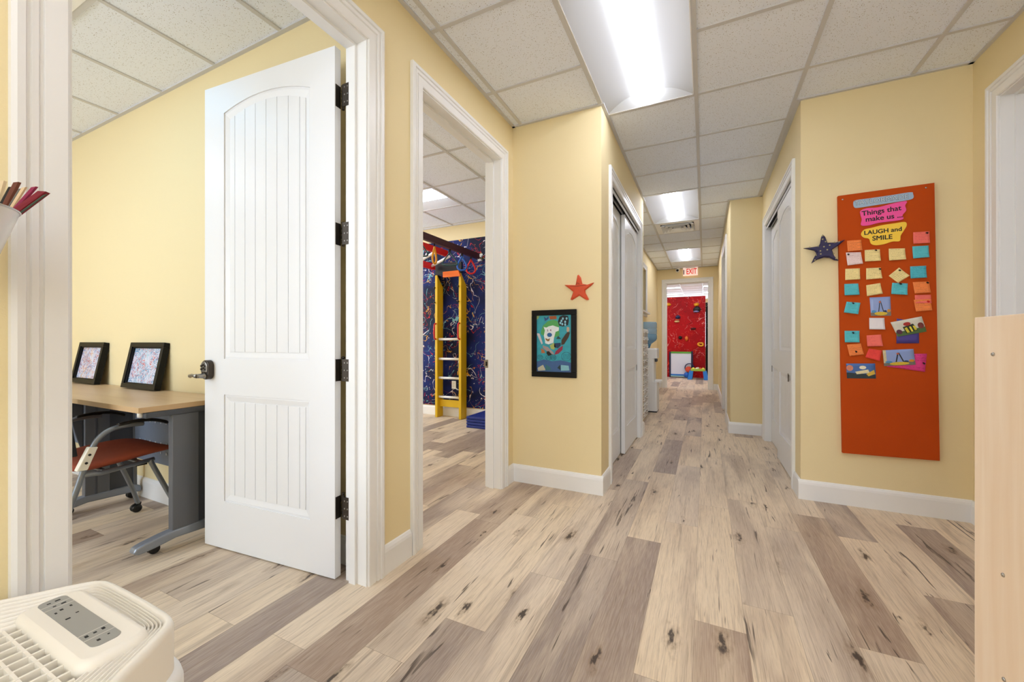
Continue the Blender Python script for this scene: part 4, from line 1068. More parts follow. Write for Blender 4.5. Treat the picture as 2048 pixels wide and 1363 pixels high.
shape(S([(235, 740), (330, 770), (430, 870), (440, 910), (330, 860), (240, 790)]), '9C8E92', 'grey_patch', .0014)
shape(S([(205, 790), (260, 830), (280, 880), (210, 885)]), 'B46A3C', 'orange_patch', .0014)
shape(S([(310, 850), (350, 845), (405, 910), (340, 935), (305, 890)]), '12100F', 'black_patch', .0018)
shape(S([(480, 620), (515, 565), (570, 620)]), '1E3A3A', 'dark_triangle', .0012)
shape(S([(125, 1040), (250, 1000), (400, 1030), (560, 1010), (745, 1050), (745, 1225), (125, 1225)]), '3A5F94', 'blue_ground', .0007)
for cx, cy, rx, ry in ((185, 960, 50, 40), (340, 965, 50, 45), (430, 960, 50, 50), (660, 940, 85, 80)):
    ring = [(cx+rx*math.cos(a), cy+ry*math.sin(a)) for a in [2*PI*k/18 for k in range(18)]]
    q = MB(); q.tube([(-IW+2*IW*u, -.0068, IH-2*IH*v) for u, v in S(ring)], .0012, 5, closed=True)
    for k in range(-2, 3): q.tube([(-IW+2*IW*u, -.0068, IH-2*IH*v) for u, v in S([(cx+k*rx*.3-8, cy+ry*.6), (cx+k*rx*.3+10, cy-ry*.6)])], .0009, 5)
    q.build('squiggle', plain('art_dark_teal', '0F3A4A', .5), aw)
shape(S([(565, 1095), (700, 1105), (715, 1190), (565, 1200)]), '7FB9C8', 'pale_box', .0014)
shape(S([(140, 1160), (240, 1100), (290, 1200), (150, 1215)]), 'B8B6A0', 'pale_patch', .0012)
shape(S([(290, 1090), (370, 1140), (390, 1195), (280, 1200)]), '2A6B76', 'teal_patch', .0012)
shape(S([(500, 1150), (550, 1090), (560, 1190)]), '143238', 'dark_patch', .0014)

def star(name, pts, y, label, mat, depth=.016):
    cx = sum(p[0] for p in pts)/len(pts); cz = sum(p[1] for p in pts)/len(pts)
    q = MB(); c = [(p[0]-cx, p[1]-cz) for p in pts]
    ins = [(p[0]*.82, p[1]*.82) for p in c]
    q.loft([[(p[0], 0, p[1]) for p in c], [(p[0], -depth*.6, p[1]) for p in c], [(p[0], -depth, p[1]) for p in ins]], smooth=False)
    o = q.build(name, mat, None, loc=(cx, y, cz)); tag(o, label, 'star'); return o, cx, cz
sl = [(-0.818, 1.561), (-0.802, 1.541), (-0.791, 1.494), (-0.752, 1.485), (-0.706, 1.498), (-0.726, 1.477), (-0.769, 1.447), (-0.767, 1.427), (-0.742, 1.379), (-0.759, 1.376), (-0.812, 1.411), (-0.867, 1.381), (-0.877, 1.386), (-0.856, 1.439), (-0.880, 1.460), (-0.923, 1.494), (-0.839, 1.487), (-0.831, 1.529), (-.826, 1.556)]
o, cx, cz = star('starfish', sl, 2.812, 'orange red wooden starfish on the yellow wall above the framed artwork', M['starred'])
q = MB(); q.tube([(-.88-cx, -.0165, 1.482-cz), (-.82-cx, -.0165, 1.478-cz), (-.76-cx, -.0165, 1.483-cz)], .0012, 5); q.tube([(-.835-cx, -.0165, 1.49-cz), (-.822-cx, -.0165, 1.503-cz), (-.808-cx, -.0165, 1.49-cz)], .0012, 5)
q.build('face_line', M['ink'], o)
sr = [(0.713, 1.796), (0.726, 1.778), (0.738, 1.738), (0.781, 1.735), (0.832, 1.748), (0.794, 1.712), (0.762, 1.689), (0.775, 1.645), (0.797, 1.615), (0.775, 1.620), (0.751, 1.638), (0.721, 1.643), (0.686, 1.632), (0.652, 1.609), (0.664, 1.640), (0.680, 1.675), (0.669, 1.693), (0.608, 1.715), (0.651, 1.717), (0.691, 1.720), (0.700, 1.738), (0.706, 1.780)]
o, cx, cz = star('starfish', sr, 3.325, 'navy blue starfish with pale dots, overlapping the left edge of the orange board', M['starblue'], .022)
q = MB(); q.lathe([(.012, 0), (.012, .0255)], 12, 0, Matrix.Translation((.72-cx, .0255, 1.70-cz)) @ Matrix.Rotation(PI/2, 4, 'X')); q.build('hanger', M['nickel'], o)
for x, z in ((.710, 1.786), (.710, 1.762), (.726, 1.745), (.686, 1.719), (.717, 1.712), (.748, 1.719), (.773, 1.735), (.797, 1.737), (.698, 1.686), (.735, 1.690), (.770, 1.662), (.674, 1.660), (.64, 1.716), (.70, 1.665), (.668, 1.628), (.782, 1.628)):
    q = MB(); q.lathe([(.0045, 0), (.0045, .001)], 10, 0, Matrix.Translation((x-cx, -.0218, z-cz)) @ Matrix.Rotation(PI/2, 4, 'X')); q.build('dot', M['stardot'], o)

# ================================================================== NOTICE BOARD
BY = 3.325
bd = MB(); bd.prism([(.797, 2.045), (1.268, 2.052), (1.2925, .354), (.8215, .345)], BY, 3.3495, 'y')
bo = bd.build('notice_board', M['board'], None, bevel=.002); tag(bo, 'tall burnt orange felt notice board on the yellow wall at the right', 'notice board')
for x, z in ((.822, 2.017), (1.229, 2.027)):
    q = MB(); q.lathe([(.0055, 0), (.0050, .002), (.002, .003)], 12, 0, Matrix.Translation((x, BY, z)) @ Matrix.Rotation(PI/2, 4, 'X')); q.build('screw', M['steel'], bo)
def sheet(name, pts, mat, label, cat, group=None, d=.002, curl=.010, pin=None, pinmat=None, n=6, curls=(0, 0, 1, 1)):
    """thin paper with its corners tl,tr,br,bl on the board; the free edge curls out"""
    cx = sum(p[0] for p in pts)/4; cz = sum(p[1] for p in pts)/4
    vs = []; uvs = []
    tl, tr, br, bl = [Vector((p[0]-cx, p[1]-cz)) for p in pts]
    for j in range(n+1):
        for i in range(n+1):
            u, v = i/n, j/n
            p = tl*(1-u)*(1-v)+tr*u*(1-v)+br*u*v+bl*(1-u)*v
            out = curl*(v**2)*(.6+.4*u)
            vs.append((p.x, -d-out, p.y)); uvs.append((u, 1-v))
    me = bpy.data.meshes.new(name)
    fs = [(j*(n+1)+i, (j+1)*(n+1)+i, (j+1)*(n+1)+i+1, j*(n+1)+i+1) for j in range(n) for i in range(n)]
    me.from_pydata(vs, [], fs); l = me.uv_layers.new(name='sheet')
    for lp in me.loops: l.data[lp.index].uv = uvs[lp.vertex_index]
    for p in me.polygons: p.use_smooth = True
    me.materials.append(mat)
    o = bpy.data.objects.new(name, me); COL.objects.link(o); o.location = (cx, BY, cz)
    md = o.modifiers.new('s', 'SOLIDIFY'); md.thickness = .0004
    tag(o, label, cat, group)
    if pin:
        px, pz = tl*(1-pin[0])*(1-pin[1])+tr*pin[0]*(1-pin[1])+br*pin[0]*pin[1]+bl*(1-pin[0])*pin[1]
        q = MB(); q.lathe([(.001, 0), (.001, .004), (.0045, .0045), (.003, .008), (.003, .012), (.0048, .015), (.0048, .017)], 10, 0, Matrix.Translation((px, -d-curl*pin[1]**2, pz)) @ Matrix.Rotation(PI/2+.35, 4, 'X'))
        q.build('push_pin', pinmat or M['black'], o)
    return o
N = {k: sheet_mat('note_'+k, c, **kw) for k, c, kw in (('orange', 'F58A4B', {}), ('cream', 'F2DC9B', {'ink': '6A5A3A', 'dense': .6}), ('blue', '5FC0CC', {'ink': '1F5C74'}), ('bluefull', '57B9C9', {'ink': '123E58', 'dense': 1, 'strength': 1.3}),
     ('coral', 'F5776B', {'ink': 'B0364A', 'dense': .4}), ('red', 'EE4E48', {'ink': 'A02030'}), ('white', 'EFD9D6', {'ink': 'A05060', 'dense': .9}), ('blank', 'E6DFE2', {'strength': .2}), ('pink', 'E2478E', {'ink': '8E1E5A'}))}
GN = 'sticky notes on the orange board'
NOTES = [
 ('orange', [(0.843, 1.742), (0.917, 1.741), (0.920, 1.671), (0.846, 1.670)], 'orange sticky note, the topmost of the left column on the board', None),
 ('white', [(0.838, 1.665), (0.915, 1.661), (0.923, 1.584), (0.845, 1.579)], 'whitish sticky note with red writing, second down in the left column', (.12, .12)),
 ('cream', [(0.934, 1.672), (1.010, 1.670), (1.012, 1.595), (0.934, 1.597)], 'cream sticky note directly right of the whitish one', (.7, .04)),
 ('cream', [(1.053, 1.669), (1.131, 1.664), (1.133, 1.593), (1.053, 1.593)], 'cream sticky note below the yellow sign, left of the upper blue note', None),
 ('coral', [(1.169, 1.759), (1.244, 1.757), (1.243, 1.684), (1.168, 1.687)], 'coral sticky note, topmost of the right column on the board', (.8, .1)),
 ('blue', [(1.165, 1.672), (1.240, 1.670), (1.240, 1.597), (1.167, 1.596)], 'blue sticky note directly under the coral one in the right column', None),
 ('cream', [(0.835, 1.558), (0.910, 1.556), (0.909, 1.483), (0.833, 1.484)], 'cream sticky note in the left column, under the whitish note', None),
 ('cream', [(0.942, 1.554), (1.014, 1.552), (1.019, 1.483), (0.940, 1.480)], 'cream pinned sticky note in the second column, middle of three', (.9, .08)),
 ('cream', [(1.053, 1.497), (1.103, 1.546), (1.149, 1.490), (1.096, 1.449)], 'cream sticky note turned like a diamond', (.85, .15)),
 ('bluefull', [(1.155, 1.548), (1.229, 1.547), (1.229, 1.473), (1.155, 1.473)], 'blue sticky note densely covered in writing, in the right column', None),
 ('blue', [(0.830, 1.459), (0.902, 1.458), (0.906, 1.384), (0.830, 1.384)], 'blue sticky note in the left column, just below a cream one', None),
 ('cream', [(0.942, 1.444), (1.012, 1.454), (1.021, 1.385), (0.944, 1.373)], 'cream sticky note directly above the portrait swing photo', None),
 ('blue', [(1.070, 1.452), (1.144, 1.443), (1.139, 1.371), (1.063, 1.381)], 'blue sticky note hanging under the diamond-turned cream one', (.5, .03)),
 ('orange', [(1.167, 1.450), (1.243, 1.449), (1.247, 1.380), (1.174, 1.378)], 'orange sticky note in the right column below the densely written blue one', (.85, .06)),
 ('blue', [(0.842, 1.342), (0.913, 1.332), (0.899, 1.258), (0.826, 1.272)], 'tilted blue sticky note left of the portrait swing photo', (.45, .05)),
 ('coral', [(1.177, 1.369), (1.251, 1.368), (1.253, 1.315), (1.179, 1.318)], 'coral sticky note mostly hidden behind the lowest orange note at right', None),
 ('orange', [(1.172, 1.340), (1.250, 1.341), (1.253, 1.271), (1.180, 1.266)], 'lowest orange sticky note of the right column, overlapping a coral one', (.8, .15)),
 ('blue', [(0.831, 1.151), (0.908, 1.150), (0.906, 1.075), (0.831, 1.075)], 'lowest blue sticky note on the board, above a tilted orange one', (.55, .12)),
 ('orange', [(0.843, 1.060), (0.915, 1.069), (0.928, 0.998), (0.856, 0.985)], 'tilted orange sticky note above the bottom left photo', (.5, .62)),
 ('blank', [(0.957, 1.233), (1.032, 1.231), (1.033, 1.157), (0.956, 1.159)], 'nearly blank white note right under the portrait swing photo', None),
 ('coral', [(0.944, 1.120), (1.016, 1.125), (1.023, 1.051), (0.946, 1.049)], 'coral sticky note beside the lowest blue note', None),
 ('red', [(0.956, 1.035), (1.020, 1.023), (1.007, 0.956), (0.935, 0.979)], 'red tilted sticky note left of the landscape swing photo', None),
]
for i, (k, pts, lab, pin) in enumerate(NOTES):
    dd = .0025
    if k == 'coral' and pts[0][1] == 1.369: dd = .001
    sheet('sticky_note', pts, N[k], lab, 'sticky note', GN, d=dd, curl=.004 if i == 15 else .011, pin=pin, pinmat=M['red'] if i == 16 else None)
N['purplepaper'] = plain('purple_paper', '4A3E8C', .7)
sheet('purple_card', [(1.092, 1.226), (1.196, 1.200), (1.196, 1.070), (1.090, 1.069)], N['purplepaper'], 'purple card behind the tilted car-shaped toy photo', 'card', d=.0012, curl=.003)
sheet('pink_note', [(1.044, 1.000), (1.233, 1.006), (1.223, 0.894), (1.044, 0.922)], N['pink'], 'large pink note behind the landscape swing photo', 'sticky note', d=.0012, curl=.003, pin=(.93, .5))
def photo(pts, label, shapes, d=.0012, curl=.004, base='8FA3D6'):
    o = sheet('photo', pts, plain('photo_paper_'+base+label[:6], base, .25), label, 'photo', 'photos on the orange board', d=d, curl=0)
    cx = sum(p[0] for p in pts)/4; cz = sum(p[1] for p in pts)/4
    tl, tr, br, bl = [Vector((p[0]-cx, p[1]-cz)) for p in pts]
    for j, (nm, colr, poly) in enumerate(shapes):
        def mp(u, v):
            p = tl*(1-u)*(1-v)+tr*u*(1-v)+br*u*v+bl*(1-u)*v; return (p.x, p.y)
        q = MB(); q.prism([mp(*p) for p in poly], -d-.0005-.00012*(j+1), -d-.0004, 'y'); q.build(nm, plain('photo_'+nm+colr, colr, .3, var=.25, vscale=120), o)
def el(cx, cy, rx, ry, n=12): return [(cx+rx*math.cos(2*PI*k/n), cy+ry*math.sin(2*PI*k/n)) for k in range(n)]
swing = [('floor_print', '77736A', [(0, .82), (1, .78), (1, 1), (0, 1)]), ('swing_leg', '23262E', [(.47, .2), (.51, .2), (.42, .78), (.38, .78)]), ('swing_leg', '23262E', [(.49, .2), (.53, .2), (.66, .78), (.62, .78)]),
         ('toy_print', '4C8FC0', el(.16, .76, .12, .07)), ('toy_print', '20305A', el(.72, .76, .08, .06)), ('toy_print', 'C98A2A', el(.9, .73, .09, .08)), ('mat_print', 'D8B838', el(.5, .88, .32, .10)), ('swing_seat', 'C96A50', el(.48, .26, .05, .05))]
photo([(0.959, 1.364), (1.061, 1.365), (1.065, 1.244), (0.966, 1.245)], 'portrait photo of a swing frame on lavender, in the middle of the board', swing)
photo([(1.022, 1.025), (1.169, 1.035), (1.179, 0.937), (1.030, 0.925)], 'landscape photo of the swing frame over yellow mats, lying over a pink note', [('wall_print', 'D8C9A0', [(0, 0), (.1, 0), (.1, .95), (0, 1)])]+swing, d=.006)
photo([(1.060, 1.202), (1.207, 1.236), (1.230, 1.142), (1.095, 1.111)], 'tilted photo of a bulky toy, lying over a purple card', [('floor_print', '4F6B3E', [(0, .72), (1, .66), (1, 1), (0, 1)]), ('toy_print', '5A2A44', el(.13, .72, .1, .16)), ('toy_print', '7A3A3A', el(.88, .55, .1, .2)),
       ('toy_print', '2B2E20', [(.3, .45), (.66, .35), (.75, .8), (.33, .9)]), ('toy_print', 'D6C63C', [(.34, .55), (.42, .5), (.46, .85), (.37, .87)]), ('toy_print', 'E6D84C', [(.5, .5), (.56, .5), (.58, .83), (.52, .84)]), ('toy_print', 'D6C63C', [(.62, .48), (.70, .5), (.72, .76), (.64, .78)]), ('toy_print', 'A82E2A', el(.47, .3, .12, .12))], d=.006, base='D6D2C4')
photo([(0.839, 0.936), (0.987, 0.940), (0.991, 0.843), (0.844, 0.839)], 'bottom left photo of pale toys on blue, the lowest item on the board', [('floor_print', '2B3A44', [(0, .6), (1, .75), (1, 1), (0, 1)]), ('toy_print', 'D98A70', el(.12, .3, .12, .2)), ('toy_print', 'E6DDB4', [(.3, .55), (.75, .4), (.8, .62), (.35, .72)]), ('toy_print', 'EDE6CC', el(.57, .27, .12, .12)), ('toy_print', 'D9B54A', [(.68, .7), (.95, .42), (.98, .7), (.75, .85)])], base='4A6FB0')

def text(name, s, size, mat, parent, loc, rot=(PI/2, 0, 0), ext=.0004, align='CENTER', bold=0, shear=0, sp=1, fat=0):
    c = bpy.data.curves.new(name, 'FONT'); c.body = s; c.size = size; c.extrude = ext; c.align_x = align; c.align_y = 'CENTER'; c.offset = bold; c.space_character = sp; c.shear = shear
    tmp = bpy.data.objects.new('tmp', c); COL.objects.link(tmp)
    dg = bpy.context.evaluated_depsgraph_get(); me = bpy.data.meshes.new_from_object(tmp.evaluated_get(dg))
    bpy.data.objects.remove(tmp)
    if fat:
        vs = [tuple(v.co) for v in me.vertices]; fs = [tuple(p.vertices) for p in me.polygons]; V = []; F = []
        for k in range(8):
            o_ = len(V); dx, dy = fat*math.cos(k*PI/4), fat*math.sin(k*PI/4)
            V += [(v[0]+dx, v[1]+dy, v[2]-k*.00001) for v in vs]; F += [tuple(i+o_ for i in f) for f in fs]
        me = bpy.data.meshes.new(name); me.from_pydata(V, [], F)
    me.materials.clear(); me.materials.append(mat); me.name = name
    o = bpy.data.objects.new(name, me); COL.objects.link(o)
    if parent: o.parent = parent
    o.location = loc; o.rotation_euler = rot; return o
def cloud(name, pts, mat, label, y, cut=.004):
    cx = sum(p[0] for p in pts)/len(pts); cz = sum(p[1] for p in pts)/len(pts)
    q = MB(); q.prism([(p[0]-cx, p[1]-cz) for p in pts], -.0015, 0, 'y'); o = q.build(name, mat, None, loc=(cx, y, cz)); tag(o, label, 'sign'); return o, cx, cz
def kk(l): return [(.797+(x-82)*.000502+(0), 2.045-(y-185)*.000500+(x-82)*.00006) for x, y in l]
def clo(pts, n=5):
    P = [Vector((p[0], p[1], 0)) for p in pts]; out = []; m = len(P)
    for i in range(m):
        a, b2, c2, d2 = P[i-1], P[i], P[(i+1) % m], P[(i+2) % m]
        for k in range(n):
            t = k/n; v = .5*((2*b2)+(-a+c2)*t+(2*a-5*b2+4*c2-d2)*t*t+(-a+3*b2-3*c2+d2)*t**3); out.append((v.x, v.y))
    return out
o, cx, cz = cloud('sign_label', clo([(.876, 1.985), (.888, 2.001), (.95, 2.003), (1.06, 2.006), (1.155, 2.010), (1.168, 1.998), (1.165, 1.968), (1.10, 1.960), (1.0, 1.955), (.91, 1.950), (.882, 1.955)]), plain('silver_blue_paper', '9DB6CE', .4), 'silver blue TAYLORMADE name label at the top of the orange board', BY-.002)
o['label'] = 'silver blue rounded name label, the topmost paper on the orange board'
text('lettering', 'TAYLORMADE', .040, plain('dark_outline_ink', '2C3848', .6), o, (0, -.0016, .002), fat=.0016, rot=(PI/2, -.02, 0), sp=1.03)
text('lettering', 'TAYLORMADE', .040, plain('silver_letter', 'C6D4E2', .3), o, (0, -.0022, .002), rot=(PI/2, -.02, 0), sp=1.03)
o, cx, cz = cloud('paper_sign', clo([(.912, 1.928), (.945, 1.940), (1.0, 1.938), (1.06, 1.950), (1.135, 1.957), (1.130, 1.93), (1.135, 1.90), (1.118, 1.872), (1.118, 1.845), (1.05, 1.840), (1.0, 1.838), (.95, 1.828), (.915, 1.835), (.918, 1.87), (.912, 1.90)]), plain('pink_paper', 'F2509E', .6), 'pink wavy paper sign, second from the top of the orange board', BY-.005)
text('lettering', 'Things that', .043, M['ink'], o, (-.005, -.0016, .021), rot=(PI/2, -.06, 0), fat=.0009)
text('lettering', 'make us ...', .043, M['ink'], o, (.008, -.0016, -.022), rot=(PI/2, -.03, 0), fat=.0009)
o, cx, cz = cloud('paper_sign', clo([(.915, 1.775), (.93, 1.803), (.97, 1.812), (1.02, 1.822), (1.08, 1.826), (1.13, 1.828), (1.138, 1.805), (1.125, 1.775), (1.110, 1.745), (1.105, 1.712), (1.07, 1.712), (1.03, 1.700), (.99, 1.697), (.965, 1.71), (.955, 1.742), (.93, 1.752)]), plain('yellow_paper', 'F7CB3C', .6), 'yellow wavy paper sign, just above the sticky notes', BY-.003)
text('lettering', 'LAUGH and', .037, M['ink'], o, (-.006, -.0016, .020), rot=(PI/2, -.03, 0), fat=.0009)
text('lettering', 'SMILE', .040, M['ink'], o, (-.008, -.0016, -.022), rot=(PI/2, -.01, 0), fat=.0009)

# ================================================================== PLAY ROOM
b = MB(); b.box(-3.815, -1.475, 4.815, 4.8295, .146, 2.527)
tag(b.build('mural_panel', M['mural']), 'navy wall panel covered in splattered paint, in the play room', 'wall panel')
for x0, x1, lab in ((-3.278, -3.206, 'white power outlet plate seen between the rails of the yellow ladder'), (-3.128, -3.056, 'white outlet plate partly hidden by the right rail of the yellow ladder')):
    t = empty('outlet', ((x0+x1)/2, 4.815, .455)); tag(t, lab, 'outlet', 'outlets on the navy panel')
    q = MB(); q.box(-.036, .036, -.006, 0, -.057, .057); q.build('plate', M['white'], t, bevel=.002)
    for z in (-.02, .02):
        q = MB(); q.prism(arc(0, z, .015, 0, 2*PI, 12)[:-1], -.0075, -.006, 'y'); q.build('socket', M['ivory'], t)
ld = empty('wall_ladder', (-3.24, 4.73, 0)); tag(ld, 'yellow wooden ladder with white rungs in front of the navy panel', 'ladder')
LO = loc((-3.24, 4.73, 0))
for x in (-3.44, -3.04):
    q = MB(); q.prism([(4.66, 0), (4.80, 0), (4.80, 1.86), (4.66, 2.02)], x-.02, x+.02, 'x', 0, LO); r = q.build('rail', M['yellow'], ld, bevel=.004)
    q = MB(); q.tube([LO @ p for p in smooth_path([(x-.004, 4.662, 1.33), (x-.004, 4.625, 1.315), (x-.004, 4.618, 1.22), (x-.004, 4.625, 1.125), (x-.004, 4.662, 1.11)])], .011); q.build('grab_handle', M['red'], r)
    for z in (1.83, 1.62):
        q = MB(); q.tube([LO @ Vector(p) for p in ((x-.018, 4.662, z+.012), (x-.02, 4.64, z), (x-.02, 4.636, z+.022))], .009); q.build('hook', M['black'], r)
for z in (1.109, .83, .56, .29):
    q = MB(); q.tube([LO @ Vector((-3.425, 4.705, z)), LO @ Vector((-3.055, 4.705, z))], .017, 12); q.build('rung', M['white'], ld)
q = MB(); q.box(-3.42, -3.06, 4.72, 4.74, .15, .25, 0, LO); q.build('brace', M['yellow'], ld)
q = MB(); q.prism([(-3.305, 1.975), (-3.015, 1.975), (-3.05, 2.055), (-3.305, 2.052)], 4.63, 4.655, 'y', 0, LO); q.build('top_board', M['orange'], ld)
q = MB(); q.box(-3.46, -3.02, 4.665, 4.70, 2.02, 2.18, 0, LO)
q.prism([(4.66, 2.03), (4.81, 2.03), (4.81, 1.6), (4.80, 1.6)], -3.47, -3.462, 'x', 0, LO); q.build('support_board', M['black'], ld)

mb = empty('monkey_bars', (-3.1, 3.5, 2.15)); tag(mb, 'overhead monkey bars with red rails, white rungs and a purple beam', 'monkey bars')
MO = loc((-3.1, 3.5, 2.15))
q = MB(); q.box(-3.465, -3.425, 1.9, 4.62, 2.088, 2.168, 0, MO); q.build('rail', M['red'], mb)
q = MB(); q.box(-3.06, -3.02, 1.9, 4.35, 2.188, 2.262, 0, MO); q.build('rail', M['red'], mb)
q = MB(); q.box(-2.82, -2.775, 1.9, 4.745, 2.205, 2.282, 0, MO); pb = q.build('beam', M['purple'], mb)
for y in (2.6, 3.05, 3.5, 3.86, 4.12, 4.42):
    q = MB(); q.tube([MO @ Vector((-3.43, y+.12, 2.128)), MO @ Vector((-3.05, y, 2.205))], .018, 12); q.build('rung', M['white'], mb)
q = MB(); q.tube([MO @ Vector((-2.80, 4.745, 2.235)), MO @ Vector((-2.80, 4.80, 2.235))], .012); q.box(-2.84, -2.76, 4.80, 4.815, 2.19, 2.29, 0, MO); q.build('wall_bracket', M['steel'], mb)
q = MB()
for y in (2.2, 3.4): q.tube([MO @ Vector((-3.44, y, 2.16)), MO @ Vector((-3.44, y, 2.75))], .008); q.tube([MO @ Vector((-2.80, y, 2.27)), MO @ Vector((-2.80, y, 2.75))], .008)
q.build('hanging_cables', M['black'], mb)['kind'] = 'stuff'
def ring(name, y, x, mat, label, w=.062, hh=.165, rot=.9, tr_=.0115, flat=False, ztop=2.195):
    t = empty(name, (x, y, ztop), rot); tag(t, label, 'gym ring', 'gym rings on the purple beam')
    if flat: pts = smooth_path([(0, 0, -.03), (w, 0, -.15), (w*.8, 0, -hh-.02), (-w*.8, 0, -hh-.02), (-w, 0, -.15), (0, 0, -.03)], 5)[:-1]
    else: pts = [(w*math.sin(a)*(math.sin(a/2)**1.6), 0, -.03-hh*(.5-.5*math.cos(a))) for a in [2*PI*k/28 for k in range(28)]]
    q = MB(); q.tube(pts, tr_, 8, closed=True); q.build('hoop', mat, t)
    q = MB(); q.box(-.012, .012, -.002, .002, -.04, .02); q.build('strap', M['black'], t)
ring('gym_ring', 4.34, -2.80, M['blue'], 'blue teardrop ring hanging from the purple beam, second from the far end', w=.085, hh=.175, rot=.45)
ring('gym_ring', 4.56, -2.80, M['red'], 'red teardrop ring at the far end of the purple beam', w=.085, hh=.185, rot=.45)
ring('gym_ring', 4.07, -2.80, M['teal'], 'dark teal triangular ring left of the blue ring', w=.085, hh=.165, rot=.45, flat=True, tr_=.008)
ring('gym_ring', 3.76, -2.80, M['yplastic'], 'yellow ring seen edge-on under the purple beam', w=.07, hh=.19, rot=1.75, tr_=.012)
ring('gym_ring', 3.50, -2.80, M['teal'], 'dark ring at the left, nearly hidden by the doorway casing', w=.08, hh=.165, rot=.45, flat=True, tr_=.008)

mt = empty('folding_mat', (-2.25, 4.52, 0)); tag(mt, 'folded navy vinyl mat on the floor beside the ladder', 'mat')
for i in range(4):
    q = MB(); q.box(-.44, .42, -.255, .26, .001+i*.0362, .034+i*.0362); q.build('mat_layer', M['vinyl'], mt, bevel=.008)

# ================================================================== HALL THINGS
dt = empty('drawer_tower', (-.87, 5.75, 0)); tag(dt, 'tall white plastic drawer tower next to the water cooler', 'drawers')
TO = loc((-.87, 5.75, 0))
q = MB()
for x in (-.985, -.765):
    for y in (5.42, 6.10): q.box(x, x+.02, y-.01, y+.01, .02, 1.245, 0, TO)
q.box(-.985, -.745, 5.41, 6.11, 1.235, 1.25, 0, TO); q.box(-.985, -.745, 5.41, 6.11, .02, .035, 0, TO); q.box(-.985, -.745, 5.755, 5.765, .03, 1.24, 0, TO)
for i in range(1, 12): q.box(-.985, -.75, 5.41, 6.11, .025+i*.101, .031+i*.101, 0, TO)
q.build('frame', M['white'], dt)
for i in range(12):
    for y0, y1 in ((5.425, 5.75), (5.77, 6.095)):
        z = .036+i*.101
        q = MB(); q.box(-.975, -.745, y0, y1, z, z+.085, 0, TO); d = q.build('drawer', M['drawer'], dt)
        q = MB(); q.box(-.966, -.752, y0+.012, y1-.012, z+.005, z+.06, 0, TO); q.build('drawer_contents', M['drawerstuff'], d)
        q = MB(); q.tube([TO @ p for p in smooth_path([(-.745, y0+.05, z+.07), (-.728, y0+.09, z+.058), (-.726, (y0+y1)/2, z+.05), (-.728, y1-.09, z+.058), (-.745, y1-.05, z+.07)], 3)], .0055, 6)
        q.box(-.748, -.736, y0, y1, z+.072, z+.087, 0, TO); q.build('handle', M['white'], d)

wc = empty('water_cooler', (-.79, 6.55, 0)); tag(wc, 'white floor standing water cooler in the hall', 'water cooler')
WO = loc((-.79, 6.55, 0))
q = MB(); q.loft([[(p[0], p[1], z) for p in rrect(-.14, .145, -.155, .155, .03)] for z in (.02, .03)]+[[(p[0], p[1], .46) for p in rrect(-.14, .145, -.155, .155, .03)]], smooth=False)
q.loft([[(p[0], p[1], z) for p in rrect(-.14, .10, -.155, .155, .03)] for z in (.46, .82)], smooth=False)
q.loft([[(p[0], p[1], z) for p in rrect(-.14, .145, -.155, .155, .03)] for z in (.82, .955)]+[[(p[0], p[1], .972) for p in rrect(-.13, .135, -.145, .145, .03)]], smooth=False)
q.build('cabinet', M['white'], wc)
for y in (-.055, .055):
    q = MB(); q.lathe([(.016, 0), (.016, .03), (.01, .045)], 10, 0, Matrix.Translation((.118, y, .765))); q.box(.10, .125, y-.012, y+.012, .79, .82); q.build('tap', M['tablegrey'], wc, bevel=.002)
q = MB(); q.loft([[(p[0], p[1], z) for p in rrect(.10, .20, -.11, .11, .04)] for z in (.455, .485)], smooth=False); q.build('drip_tray', M['white'], wc, bevel=.004)
q = MB(); q.box(-.135, .14, -.15, .15, 0, .022); q.build('base', M['black'], wc)
wb = empty('water_bottle', (-.79, 6.55, .972)); tag(wb, 'large upside down blue water bottle on the cooler', 'water bottle')
q = MB(); q.lathe([(.026, .001), (.028, .05), (.05, .07), (.115, .12), (.128, .15), (.128, .20), (.122, .21), (.128, .22), (.128, .29), (.122, .30), (.128, .31), (.128, .385), (.118, .405), (.06, .41), (.0, .405)], 28, cap=False); q.build('shell', M['bottle'], wb)
q = MB(); q.lathe([(.024, .004), (.046, .07), (.112, .122), (.124, .15), (.124, .215)], 28); q.build('water', M['waterfill'], wb)

es = empty('exit_sign', (-.285, 9.88, 2.65)); tag(es, 'red EXIT sign over the doorway at the end of the hall', 'exit sign')
es['label'] = 'pale sign with red capital letters over the doorway at the end of the hall'
q = MB(); q.box(-.155, .15, -.012, .012, -.092, .092); pm, _n, pb_ = new_mat('backlit_pale_acrylic'); pb_.inputs['Base Color'].default_value = srgb('FFE6DC'); pb_.inputs['Emission Color'].default_value = srgb('FFE2D6'); pb_.inputs['Emission Strength'].default_value = .45
sp = q.build('panel', pm, es, bevel=.004)
q = MB(); q.box(-.10, .10, -.02, .04, .075, .098); q.build('mount', M['white'], es)
rd, nt_, b_ = new_mat('exit_red'); b_.inputs['Base Color'].default_value = srgb('D81A16'); b_.inputs['Emission Color'].default_value = srgb('E01810'); b_.inputs['Emission Strength'].default_value = .35
text('lettering', 'EXIT', .175, rd, es, (.020, -.0135, -.004), bold=.003, sp=1.0).scale = (.60, 1, 1)
q = MB(); q.box(-.150, -.128, -.014, -.012, -.06, .045); q.build('side_mark', M['tablegrey'], es)
sc = empty('security_camera', (-.552, 9.90, 2.70)); tag(sc, 'small white ceiling camera with a black lens left of the EXIT sign', 'camera')
sc['label'] = 'small white security camera with a black lens, left of the exit sign'
